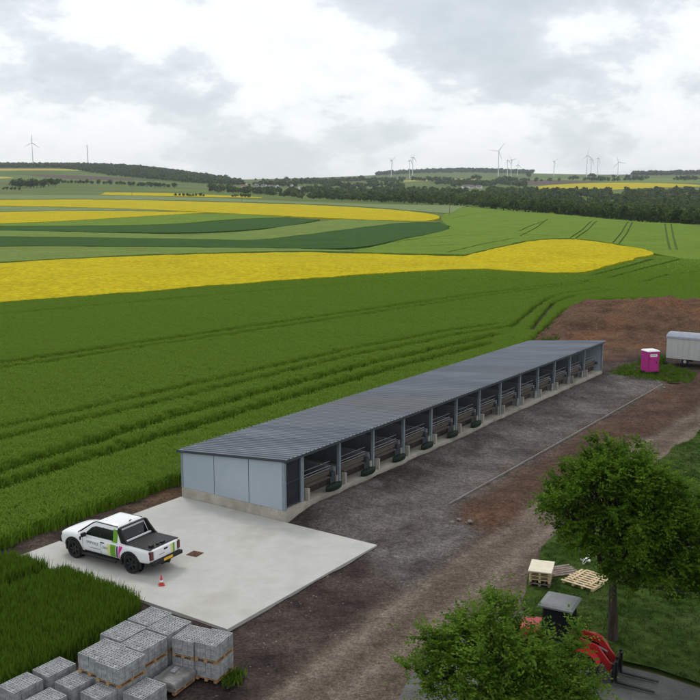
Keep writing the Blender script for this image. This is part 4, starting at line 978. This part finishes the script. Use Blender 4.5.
# ------------------------------------------------------------------ pallets and oddments on the grass
p = G(541, 582); t = empty('pallet_stack', (p.x, p.y, Z0 + .2), rad(72), 'stack of pale wooden pallets with a board lid beside the dirt road', 'pallet stack')
b = MB()
pm = pallet_mesh(1.2, .85); pm.build('pallet_base', MT['weathered'], t)
for k in range(3):
    for y in (-.36, 0, .36): b.box((0, y, .20 + k*.15), (1.16, .09, .08))
    for x in np.linspace(-.52, .52, 6): b.box((x, 0, .255 + k*.15), (.1, .84, .025))
b.build('slats', MT['lightwood'], t)
b = MB(); b.box((0, 0, .60), (1.24, .92, .05), bev=.008); b.build('lid', mat('lid', (.66, .60, .46), (.74, .68, .54), 3, .8), t)
p = G(563, 573); t = empty('wooden_boards', (p.x, p.y, Z0 + .2), rad(20), 'weathered brown boards lying between the two pallets', 'boards')
for k in range(5):
    b = MB(); b.box((.05*k - .2, -.35 + .17*k, .05 + .012*k), (1.5 - .12*k, .15, .04), rz=.06*(k % 3 - 1)); b.build('board', MT['weathered'], t)
b = MB()
for y in (-.3, .3): b.box((0, y, .012), (.9, .08, .024))
b.build('batten', MT['weathered'], t)
p = G(587, 583); t = empty('open_crate_panel', (p.x, p.y, Z0 + .22), rad(48), 'flat new wooden pallet with open slats lying on the grass', 'wooden pallet')
b = MB()
for y in (-.62, -.2, .2, .62): b.box((0, y, .05), (1.6, .10, .10))
b.build('bearer', MT['lightwood'], t)
b = MB()
for k, x in enumerate(np.linspace(-.75, .75, 8)): b.box((x, .0 if k % 3 else .05, .114), (.11, 1.36 if k not in (6, 7) else .9, .025))
for y in (-.41, .41): b.box((.1, y, .139), (1.2, .1, .022))
b.build('slats', MT['lightwood'], t)
p = G(586, 564); t = empty('white_pipe', (p.x, p.y, Z0 + .2), rad(60), 'short white plastic pipe with a cross fitting on the grass under the tree', 'pipe')
b = MB(); b.tube([(-.4, 0, .12), (.4, 0, .22)], .055, 10); b.build('pipe_run', MT['white'], t)
b = MB(); b.tube([(-.1, -.2, .16), (-.1, .2, .16)], .055, 10); b.build('pipe_branch', MT['white'], t)
# stones and rubble by the kerb end
r = random.Random(5)
for k, (px, py) in enumerate([(452, 523), (459, 520), (446, 527), (470, 522), (441, 518), (664, 388)]):
    b = MB(); bmesh.ops.create_icosphere(b.bm, subdivisions=2, radius=.10 + .05*r.random())
    for v in b.bm.verts: v.co *= 1 + r.uniform(-.18, .18); v.co.z *= .6
    p = G(px, py); o = b.build('rubble_stone', MT['rubble']); o.location = (p.x, p.y, Z0 + .18)
    tag(o, 'pale rubble stone at the near end of the kerb' if k < 5 else 'single pale stone beside the far end of the kerb', 'stone', 'rubble stones along the kerb')

# ------------------------------------------------------------------ near trees
def leaf_tree(name, label, base, blobs, seed, lm, fork, leaf=.11, clumps=110, twigs=7, leaflets=9, trunk_r=.16, shoots=0, twl=(.5, .9)):
    r = np.random.default_rng(seed)
    t = empty(name, base, 0, label, 'tree'); b = MB()
    top = np.array([blobs[0][0][0]*.3, blobs[0][0][1]*.3, fork])
    b.tube([(0, 0, -.25), (.02, .0, .3), tuple(top*np.array([.5, .5, .55])), tuple(top)], [trunk_r*1.35, trunk_r*1.05, trunk_r*.9, trunk_r*.7], 9)
    Q = []
    def leafquad(p, d, s):
        up = r.normal(size=3)*.55 + np.array([0, 0, 1.0]); n = np.cross(d, up); n /= np.linalg.norm(n) + 1e-9
        w = s*.30; q = d*s
        Q.append([p, p + q*.45 + n*w - np.array([0, 0, .1*s]), p + q + np.array([0, 0, -.22*s]), p + q*.45 - n*w - np.array([0, 0, .1*s])])
    tot = np.array([bl[1][0]*bl[1][1]*bl[1][2] for bl in blobs])**.75; tot = tot/tot.sum()
    for bi, (c, rr) in enumerate(blobs):
        c, rr = np.array(c, float), np.array(rr, float); n = max(3, int(clumps*tot[bi]))
        lim = top + (c - top)*.55
        b.tube([tuple(top - [0, 0, .1]), tuple((top + lim)/2 + r.normal(size=3)*.12), tuple(lim)], [trunk_r*.6, trunk_r*.42, trunk_r*.28], 6)
        for k in range(n):
            d = r.normal(size=3); d /= np.linalg.norm(d)
            if d[2] < -.55: d[2] *= -.5
            q = c + d*rr*(r.uniform(.25, 1.0)**.45)
            mid = lim + (q - lim)*.5 + r.normal(size=3)*.1
            b.tube([tuple(lim), tuple(mid), tuple(q)], [trunk_r*.16, trunk_r*.11, .008], 4, cap=False)
            out = q - (c - np.array([0, 0, rr[2]*.4])); out /= np.linalg.norm(out) + 1e-9
            for j in range(twigs):
                td = out*.8 + r.normal(size=3)*.6; td[2] += .15; td /= np.linalg.norm(td)
                l = r.uniform(*twl); p0 = q - td*l*.15
                if shoots and r.random() < .07: l *= 1.9 
                for m in range(leaflets):
                    f = (m + 1)/leaflets; pp = p0 + td*l*f + np.array([0, 0, -.18*l*f*f])
                    side = np.cross(td, [0, 0, 1.0]); side /= np.linalg.norm(side) + 1e-9
                    ld_ = td*.6 + side*(.9 if m % 2 else -.9) + r.normal(size=3)*.25; ld_ /= np.linalg.norm(ld_)
                    if m == leaflets - 1: ld_ = td
                    leafquad(pp, ld_, leaf*r.uniform(.75, 1.25))
    b.build('trunk', MT['bark'], t, 60)
    quads_np('crown', np.array(Q), lm, t)
    return t
p = G(612, 645, Z0)
leaf_tree('broadleaf_tree', 'large dark green broadleaf tree standing on the lawn by the road', (p.x, p.y, Z0 + .15),
  [((-.2, .2, 4.9), (2.0, 1.7, 1.6)), ((.5, .5, 5.8), (1.4, 1.3, 1.1)), ((.3, -.4, 3.2), (1.4, .9, .9)), ((1.5, -.5, 2.6), (1.1, .8, .8)), ((-1.0, .2, 3.9), (1.0, .9, .7)), ((-1.5, .4, 5.1), (1.1, 1.2, 1.0)), ((1.3, .2, 4.6), (1.4, 1.4, 1.4)), ((2.5, .1, 3.8), (1.2, 1.2, 1.4)), ((3.2, -.2, 2.6), (.9, .9, 1.2)), ((-1.4, .1, 4.5), (.9, .9, .6)), ((.3, -.6, 3.9), (1.3, .9, .8)), ((-.4, .6, 6.3), (.8, .9, .7)), ((2.6, -.4, 1.8), (.6, .6, .7)), ((1.6, -.6, 3.0), (1.0, .9, .8)), ((3.6, .2, 4.2), (.9, 1.0, 1.2))],
  3, MT['leaf'], 2.3, leaf=.12, clumps=520, twigs=14, leaflets=12, trunk_r=.17, twl=(.35, .75))
p = G(505, 742, Z0)
leaf_tree('ash_tree', 'lighter green ash tree with feathery shoots at the bottom edge', (p.x, p.y, Z0 + .15),
  [((-0.35, 0, 2.3), (1.6, 1.5, 1.35)), ((-1.45, .1, 2.3), (1.0, 1.0, .9)), ((1.25, .1, 1.5), (1.3, 1.1, .9)), ((-0.45, .3, 3.5), (.6, .6, .5)), ((1.95, .2, 1.2), (.8, .8, .8)), ((-0.15, -.7, 1.2), (1.7, .9, 1.1)), ((-1.15, .0, 3.2), (.4, .5, .3)), ((2.15, .3, 2.5), (.4, .4, .5)), ((1.25, -.5, .7), (1.1, .8, .8)), ((-2.6, 0, 1.9), (.3, .4, .3)), ((-2.2, .1, 2.9), (.25, .3, .2)), ((-2.05, .1, 1.5), (.4, .6, .6)), ((0.65, .4, 2.9), (.4, .4, .3))],
  5, MT['leaf_light'], 1.2, leaf=.115, clumps=235, twigs=14, leaflets=14, trunk_r=.12, shoots=1, twl=(.45, .95))

# ------------------------------------------------------------------ far trees and woods
def crown_quads(n, h, w, r, size=.9):
    """leaf clumps filling a few lobes, crown from .15h to h"""
    lobes = [(np.array([r.normal()*w*.18, r.normal()*w*.18, h*r.uniform(.42, .74)]), w*r.uniform(.26, .40), h*r.uniform(.22, .32)) for _ in range(5)]
    lobes.append((np.array([0, 0, h*.5]), w*.44, h*.42))
    Q = np.zeros((n, 4, 3))
    for i in range(n):
        c, a, bz = lobes[i % 6]; d = r.normal(size=3); d /= np.linalg.norm(d)
        p = c + d*np.array([a, a, bz])*r.uniform(.55, 1.05)
        nn = d + r.normal(size=3)*.5; nn /= np.linalg.norm(nn); t1 = np.cross(nn, [.3, .2, 1]); t1 /= np.linalg.norm(t1); t2 = np.cross(nn, t1)
        s = size*r.uniform(.6, 1.3)
        Q[i] = [p + t1*s, p + t2*s*.8, p - t1*s, p - t2*s*.8]
    return Q
rf = np.random.default_rng(21)
CQ = {n: [crown_quads(n, 1.0*11, 10.0, rf, sz) for _ in range(6)] for n, sz in ((320, .85), (110, 1.4), (44, 2.3))}
far_src = []
for k in range(5):
    me_o = quads_np('crown', CQ[320][k], MT['far_leaf']); b = MB(); b.tube([(0, 0, -1), (.1, 0, 2), (0, .1, 6)], [.32, .26, .12], 6); tk = b.build('trunk', MT['bark']); far_src.append((me_o, tk))
def far_tree(x, y, s, label, group, k):
    t = empty('tree', (x, y, float(TZ(x, y))), RND.uniform(0, 6.28), label, 'tree', group); t.scale = (s*RND.uniform(.85, 1.2), s*RND.uniform(.85, 1.2), s)
    for nm_, src in zip(('crown', 'trunk'), far_src[k % 5]):
        o = src.copy(); col.objects.link(o); o.name = nm_; o.parent = t
    return t
def row(pts, n, s, label, group, jit=.004):
    """n trees spread along the ground line through these points of the photo"""
    P = [HIT(*p) for p in pts]; seg = [np.linalg.norm(b_ - a_) for a_, b_ in zip(P, P[1:])]; tot = sum(seg)
    for k in range(n):
        d_ = (k + .5 + RND.uniform(-.35, .35))/n*tot
        for (a_, b_), l in zip(zip(P, P[1:]), seg):
            if d_ <= l: q = a_ + (b_ - a_)*d_/l; break
            d_ -= l
        else: q = P[-1]
        far_tree(q[0], q[1]*(1 + RND.uniform(-jit, jit)), s*RND.uniform(.75, 1.25), label, group, k)
row([(13, 187.5), (30, 188), (46, 187.5)], 14, 1.55, 'dark tree in the big clump at the far left below the hill', 'trees of the far left clump')
row([(42, 186.5), (58, 186.5)], 4, 1.5, 'dark tree at the right end of the far left clump', 'trees at the clump end')
row([(56, 183.5), (100, 184.5), (130, 185.5)], 24, 1.0, 'small hedge tree in the row below the left hill', 'hedge trees below the left hill')
row([(130, 186.5), (175, 188)], 15, 1.05, 'hedge tree in the row left of the village', 'hedge trees left of the village')
row([(0, 190), (24, 190.5)], 5, .6, 'low bush at the left edge in front of the tree clump', 'low bushes at the left edge')
row([(174, 196.5), (206, 197)], 9, .55, 'low bush on the field edge beside the thin yellow strip', 'bushes beside the thin yellow strip')
row([(232, 197.5), (250, 198)], 5, .6, 'small bush at the end of the thin yellow strip', 'bushes at the end of the yellow strip')
far_tree(*HIT(287, 181.5), 2.0, 'lone round tree on the horizon left of the picture centre', None, 1)
far_tree(*HIT(362, 180.5), 2.4, 'broad lone tree on the skyline right of the picture centre', None, 2)
far_tree(*HIT(529, 178.2), 2.6, 'dark round tree on the plateau between the turbines', None, 3)
row([(472, 180.3), (480, 180.3)], 3, 2.2, 'tree of the small grove below the tallest turbine', 'grove below the tallest turbine')
row([(588, 177.6), (596, 177.6)], 3, 2.2, 'tree at the foot of the right turbine group', 'trees under the right turbine group')

def wood_points(c0, c1, Yf, spacing, keep=None):
    """random tree places between photo columns c0..c1 and depth range Yf(col)"""
    out = []
    for _ in range(1):
        u0, u1 = (c0 - 350)/942, (c1 - 350)/942
        ya = min(Yf(c)[0] for c in np.linspace(c0, c1, 9)); yb = max(Yf(c)[1] for c in np.linspace(c0, c1, 9)); Y = ya
        while Y < yb:
            sp = spacing(Y); x = u0*Y
            while x < u1*Y:
                xx, yy = x + rf.uniform(-.5, .5)*sp, Y + rf.uniform(-.5, .5)*sp; c = 350 + 942*xx/yy
                lo_, hi_ = Yf(c)
                if lo_ < yy < hi_ and (keep is None or keep(c, yy)): out.append((xx, yy))
                x += sp
            Y += sp
    return out
def wood(name, label, pts, s0, s1, lod):
    Qs = []
    for (x, y) in pts:
        n = lod(y); q = CQ[n][rf.integers(0, 6)]; a = rf.uniform(0, 6.28); s = rf.uniform(s0, s1); R_ = np.array([[math.cos(a), -math.sin(a), 0], [math.sin(a), math.cos(a), 0], [0, 0, 1]])
        Qs.append((q*s*np.array([1, 1, rf.uniform(.8, 1.2)])) @ R_.T + np.array([x, y, float(TZ(x, y))]))
    o = quads_np(name, np.concatenate(Qs), MT['far_leaf']); return tag(o, label, 'woodland', kind='stuff')
crest = lambda c: np.interp(c, [200, 240, 300, 350, 450, 525, 610, 700, 850], [1900, 1800, 1550, 1380, 1020, 800, 680, 560, 540])
back = lambda c: np.interp(c, [200, 240, 300, 350, 450, 525, 560, 610, 700, 850], [2300, 2500, 2700, 2700, 2400, 2450, 2350, 2350, 2500, 2500])
vil = lambda c, y: not ((236 < c < 306 and 2150 < y < 2700) or (452 < c < 484 and 2100 < y < 2600))
front = wood_points(470, 735, lambda c: (crest(c), crest(c) + 26), lambda Y: 15)
front = sorted(front, key=lambda q: q[1])[:90]
for k, (x, y) in enumerate(front): far_tree(x, y, RND.uniform(.7, 1.15), 'tree in the front row of the wood beyond the green field', 'front row of the valley wood', k)
wood('valley_wood', 'dark green wood filling the valley beyond the fields', wood_points(215, 760, lambda c: (crest(c) + 24, back(c)), lambda Y: 9 + Y*.0075, lambda c, y: vil(c, y) and (y < 1500 or vnoise(np.array([c*1.0]), np.array([y/14.0]), 14, 3)[0] > -.22)), .75, 1.3, lambda y: 320 if y < 950 else (110 if y < 1500 else 44))
hillw = lambda c: (np.interp(c, [-60, 60, 85, 110, 170, 215, 245], [3880, 3850, 3500, 3200, 2950, 2900, 2900]), np.interp(c, [-60, 150, 195, 245], [4750, 4700, 4300, 3500]))
wood('hill_wood', 'dark wood covering the top of the left hill', wood_points(-60, 243, hillw, lambda Y: 19), 1.0, 1.5, lambda y: 44)
wood('hill_wood', 'dark wood on the far hill at the right edge', wood_points(634, 760, lambda c: (5700, 6600), lambda Y: 32), 1.8, 2.6 , lambda y: 44)
wood('hill_wood', 'bluish wooded ridge behind the turbines in the middle', wood_points(380, 530, lambda c: (6500, 8300), lambda Y: 55), 2.0, 2.8, lambda y: 44)
wood('far_hedges', 'scattered far hedges and groves under the horizon', wood_points(205, 700, lambda c: (2750, 4300), lambda Y: 34, lambda c, y: vnoise(np.array([c*1.0]), np.array([y/9.0]), 22, 8)[0] > .12 and not (525 < c < 705 and y < 3600)), 1.0, 1.7, lambda y: 44)
for a_, b_ in far_src: bpy.data.objects.remove(a_); bpy.data.objects.remove(b_)

# ------------------------------------------------------------------ wind turbines
def turbine(px, by, hy, blade, rot, yaw, label):
    q = HIT(px, by); Y = q[1]; x = (px - 350)/942*Y; z = float(TZ(x, Y)); d = ray(px, hy); hub = CAM_H + Y*d[2]/d[1] - z
    t = empty('wind_turbine', (x, Y, z), yaw, label, 'wind turbine', None); R0 = max(2.0, hub*.020)
    b = MB(); b.tube([(0, 0, -4), (0, 0, hub*.5), (0, 0, hub)], [R0, R0*.75, R0*.5], 12); b.build('tower', MT['tower'], t, 50)
    b = MB(); b.box((0, 1.5, hub + 1.2), (4.0, 11, 4.2), bev=.8); b.build('nacelle', MT['tower'], t)
    b = MB(); b.lathe([(0, -7.5), (1.4, -6.6), (2.0, -5), (2.0, -3.6)], c=(0, 0, hub + 1.2), axis='Y', seg=12); b.build('hub', MT['tower'], t, 50)
    for k in range(3):
        a = rot + k*2*math.pi/3; dx, dz = math.sin(a), math.cos(a); b = MB(); rr = []
        for f, w in ((0, 1.2), (.08, 1.3), (.2, 2.2), (.5, 1.5), (.8, 1.0), (1, .35)):
            c = Vector((dx*blade*f, -5 - f*1.2, hub + 1.2 + dz*blade*f)); s_ = Vector((dz, .35, -dx)).normalized()*w; n_ = Vector((0, 1, 0))*max(.25, w*.25)
            rr.append([c - s_, c + n_, c + s_*.7, c - n_])
        b.loft(rr); b.build('blade', MT['tower'], t)
for a in [(35, 166.5, 143.2, 38, .05, .2, 'left wind turbine above the wood on the left hill'),
          (89.6, 165.5, 146.2, 34, .5, -.5, 'second wind turbine on the left hill, nearer the slope end'),
          (391.2, 178.6, 160.8, 42, .9, .9, 'lone left turbine of the middle three, slightly apart'),
          (409.4, 178.6, 160.8, 40, .3, 1.0, 'shorter turbine of the close pair near the centre'),
          (412.4, 178.4, 157.8, 44, .0, 1.1, 'taller turbine of the close pair near the centre'),
          (497.6, 176.8, 151.4, 52, 2.75, -.35, 'tallest wind turbine with two blades raised in a V'),
          (506.6, 176.4, 160.6, 42, .1, .9, 'left turbine of the pair right of the tallest one'),
          (510.3, 176.3, 160.4, 42, 1.3, .7, 'right turbine of the pair right of the tallest one'),
          (516.8, 176, 165.2, 34, .2, .5, 'small low turbine right of the pair beside the tallest'),
          (552.8, 176, 161.8, 40, 1.0, .7, 'lone turbine standing between the two large groups'),
          (585.6, 177, 155.8, 52, .05, .5, 'tallest turbine of the right group with one blade straight up'),
          (589.7, 176.8, 159.6, 44, .4, .9, 'middle turbine of the right group of three'),
          (596.4, 176.8, 158.6, 44, .9, 1.0, 'right turbine of the right group of three'),
          (616.6, 176.5, 162.4, 42, 1.75, -.1, 'rightmost turbine with a blade pointing right')]: turbine(*a)
# poles on the fields
for px, by, ty, lb in ((449.5, 216, 202.5, 'brown wooden pole at the tip of the long yellow band'), (132, 197, 182.5, 'thin far pole above the small yellow strip'), (242, 203, 194, 'short far pole beside the field bushes')):
    q = HIT(px, by); z = float(TZ(*q)); d = ray(px, ty); h = CAM_H + q[1]*d[2]/d[1] - z
    t = empty('utility_pole', (q[0], q[1], z), 0, lb, 'pole', None)
    b = MB(); b.tube([(0, 0, -1), (0, 0, h)], [.22, .16], 8); b.build('pole_shaft', MT['weathered'], t)
    b = MB(); b.box((0, 0, h - .5), (1.6, .12, .14)); b.build('crossarm', MT['weathered'], t)

# ------------------------------------------------------------------ village
def house(px, by, w, l, h, rz, roofm, label):
    q = HIT(px, by); t = empty('village_house', (q[0], q[1], float(TZ(*q)) - .3), rz, label, 'house', 'village houses in the valley')
    b = MB(); b.prism([(-w/2, -l/2, 0), (w/2, -l/2, 0), (w/2, -l/2, h), (0, -l/2, h + w*.38), (-w/2, -l/2, h)], (0, l, 0)); b.build('wall', MT['house_wall'], t)
    b = MB()
    for s in (-1, 1): b.prism([(s*(w/2 + .5), -l/2 - .4, h - .1), (0, -l/2 - .4, h + w*.38 + .3), (0, -l/2 - .4, h + w*.38 + .7), (s*(w/2 + .5), -l/2 - .4, h + .3)], (0, l + .8, 0))
    b.build('roof', MT[roofm], t)
    b = MB()
    for z in ((1.6,) if h < 5 else (1.6, 4.3)):
        for y in np.arange(-l/2 + 2, l/2 - 1, 2.8):
            for s in (-1, 1): b.box((s*w/2, y, z), (.12, 1.2, 1.4))
        for x in (-w/4, w/4): b.box((x, -l/2, z), (1.2, .12, 1.4))
    b.build('window', MT['glass'], t)
names = ['leftmost', 'second', 'third', 'fourth', 'fifth', 'sixth', 'seventh', 'eighth', 'ninth', 'tenth', 'eleventh', 'twelfth', 'thirteenth', 'fourteenth']
rh = random.Random(3)
vx = sorted(rh.uniform(243, 300) for _ in range(14))
for k, px in enumerate(vx): house(px, rh.uniform(186.2, 189.4), rh.uniform(8, 11), rh.uniform(10, 17), rh.uniform(4.5, 6.5), rh.uniform(0, 3.1), rh.choice(['house_roof', 'house_roof', 'red_roof']), f'far white house, {names[k]} from the left in the left village')
vx = sorted(rh.uniform(456, 481) for _ in range(9))
for k, px in enumerate(vx): house(px, rh.uniform(187, 189.6), rh.uniform(8, 11), rh.uniform(10, 16), rh.uniform(4.5, 6.5), rh.uniform(0, 3.1), 'house_roof', f'far grey-roofed house, {names[k]} from the left in the village below the tallest turbine')

# ------------------------------------------------------------------ air
b = MB(); b.box((0, 4550, 160), (19600, 9980, 640)); hz = b.build('haze', None); tag(hz, kind='stuff')
zlo = float(V[:, 2].min()) - 1.5
for v in hz.data.vertices: v.co.z = zlo if v.co.z < 0 else 420
m = bpy.data.materials.new('haze'); m.use_nodes = True; nt = m.node_tree; nt.nodes.clear()
o_ = nt.nodes.new('ShaderNodeOutputMaterial'); pv = nt.nodes.new('ShaderNodeVolumePrincipled')
pv.inputs['Color'].default_value = (.80, .88, .96, 1); pv.inputs['Density'].default_value = 4.6e-5; pv.inputs['Anisotropy'].default_value = .2
nt.links.new(pv.outputs[0], o_.inputs['Volume']); hz.data.materials.append(m)

# ------------------------------------------------------------------ sky, sun, camera
SUN_EL, SUN_AZ = rad(52), rad(-28)      # azimuth measured from +Y towards +X
w = bpy.data.worlds.new('World'); scene.world = w; w.use_nodes = True
nt = w.node_tree; N, L = nt.nodes, nt.links; N.clear()
out = N.new('ShaderNodeOutputWorld'); bg = N.new('ShaderNodeBackground'); bg.inputs['Strength'].default_value = .1
sky = N.new('ShaderNodeTexSky'); sky.sky_type = 'NISHITA'; sky.sun_disc = False; sky.sun_elevation = SUN_EL; sky.sun_rotation = SUN_AZ
tc = N.new('ShaderNodeTexCoord'); sp = N.new('ShaderNodeSeparateXYZ'); L.new(tc.outputs['Generated'], sp.inputs[0])
def math_(op, a, b_=None):
    n = N.new('ShaderNodeMath'); n.operation = op
    for i, x in enumerate((a, b_)):
        if x is None: continue
        if isinstance(x, (int, float)): n.inputs[i].default_value = x
        else: L.new(x, n.inputs[i])
    return n.outputs[0]
zc = math_('ADD', math_('MAXIMUM', sp.outputs['Z'], 0.0), .42)
cv_ = N.new('ShaderNodeCombineXYZ'); L.new(math_('DIVIDE', sp.outputs['X'], zc), cv_.inputs[0]); L.new(math_('DIVIDE', sp.outputs['Y'], zc), cv_.inputs[1])
def noise(scale, det, rough, off, dist=0.0):
    mp = N.new('ShaderNodeMapping'); mp.inputs['Location'].default_value = off; L.new(cv_.outputs[0], mp.inputs['Vector'])
    n = N.new('ShaderNodeTexNoise'); n.inputs['Scale'].default_value = scale; n.inputs['Detail'].default_value = det; n.inputs['Roughness'].default_value = rough; n.inputs['Distortion'].default_value = dist
    L.new(mp.outputs[0], n.inputs['Vector']); return n.outputs['Fac']
def ramp(fac, stops):
    r = N.new('ShaderNodeValToRGB'); L.new(fac, r.inputs['Fac'])
    while len(r.color_ramp.elements) < len(stops): r.color_ramp.elements.new(.5)
    for e, (p_, c_) in zip(r.color_ramp.elements, stops): e.position = p_; e.color = (*c_, 1)
    return r.outputs['Color']
big_n = noise(2.2, 12, .54, (1.3, 4.2, 0), .0); fine_n = noise(7.5, 12, .6, (7, 2, 0), .0)
mixn = math_('ADD', math_('MULTIPLY', big_n, .70), math_('MULTIPLY', fine_n, .30))
cl = ramp(mixn, [(.36, (9.6, 9.8, 9.9)), (.44, (10.6, 10.7, 10.7)), (.49, (9.6, 9.85, 10.0)), (.515, (8.0, 8.4, 8.75)), (.56, (6.9, 7.4, 7.8)), (.66, (5.8, 6.35, 6.8))])
# paler, even band of cloud low over the horizon
hf = N.new('ShaderNodeMapRange'); hf.inputs['From Min'].default_value = 0.0; hf.inputs['From Max'].default_value = .10; hf.inputs['To Min'].default_value = .6; hf.inputs['To Max'].default_value = 0; L.new(sp.outputs['Z'], hf.inputs['Value'])
m1 = N.new('ShaderNodeMixRGB'); L.new(hf.outputs[0], m1.inputs['Fac']); L.new(cl, m1.inputs['Color1']); m1.inputs['Color2'].default_value = (9.6, 9.8, 9.9, 1)
m2 = N.new('ShaderNodeMixRGB'); m2.inputs['Fac'].default_value = .9; L.new(sky.outputs[0], m2.inputs['Color1']); L.new(m1.outputs[0], m2.inputs['Color2'])
L.new(m2.outputs[0], bg.inputs['Color']); L.new(bg.outputs[0], out.inputs['Surface'])
sl = bpy.data.lights.new('sun', 'SUN'); sl.energy = 1.1; sl.angle = rad(14); sl.color = (1, .96, .9)
so = bpy.data.objects.new('sun', sl); col.objects.link(so)
sd = Vector((math.sin(SUN_AZ)*math.cos(SUN_EL), math.cos(SUN_AZ)*math.cos(SUN_EL), math.sin(SUN_EL)))
so.rotation_euler = sd.to_track_quat('Z', 'Y').to_euler(); so.location = sd*60
cam = bpy.data.cameras.new('camera'); cam.sensor_width = 36; cam.lens = 36*F_PX/700; cam.clip_end = 30000; cam.clip_start = .5
co = bpy.data.objects.new('camera', cam); col.objects.link(co); co.location = (0, 0, CAM_H); co.rotation_euler = (rad(90) - TH, 0, 0); scene.camera = co
scene.view_settings.view_transform = 'Standard'; scene.view_settings.look = 'None'; scene.view_settings.exposure = .12; scene.view_settings.gamma = 1
scene.cycles.max_bounces = 6; scene.cycles.transparent_max_bounces = 6; scene.cycles.volume_bounces = 0
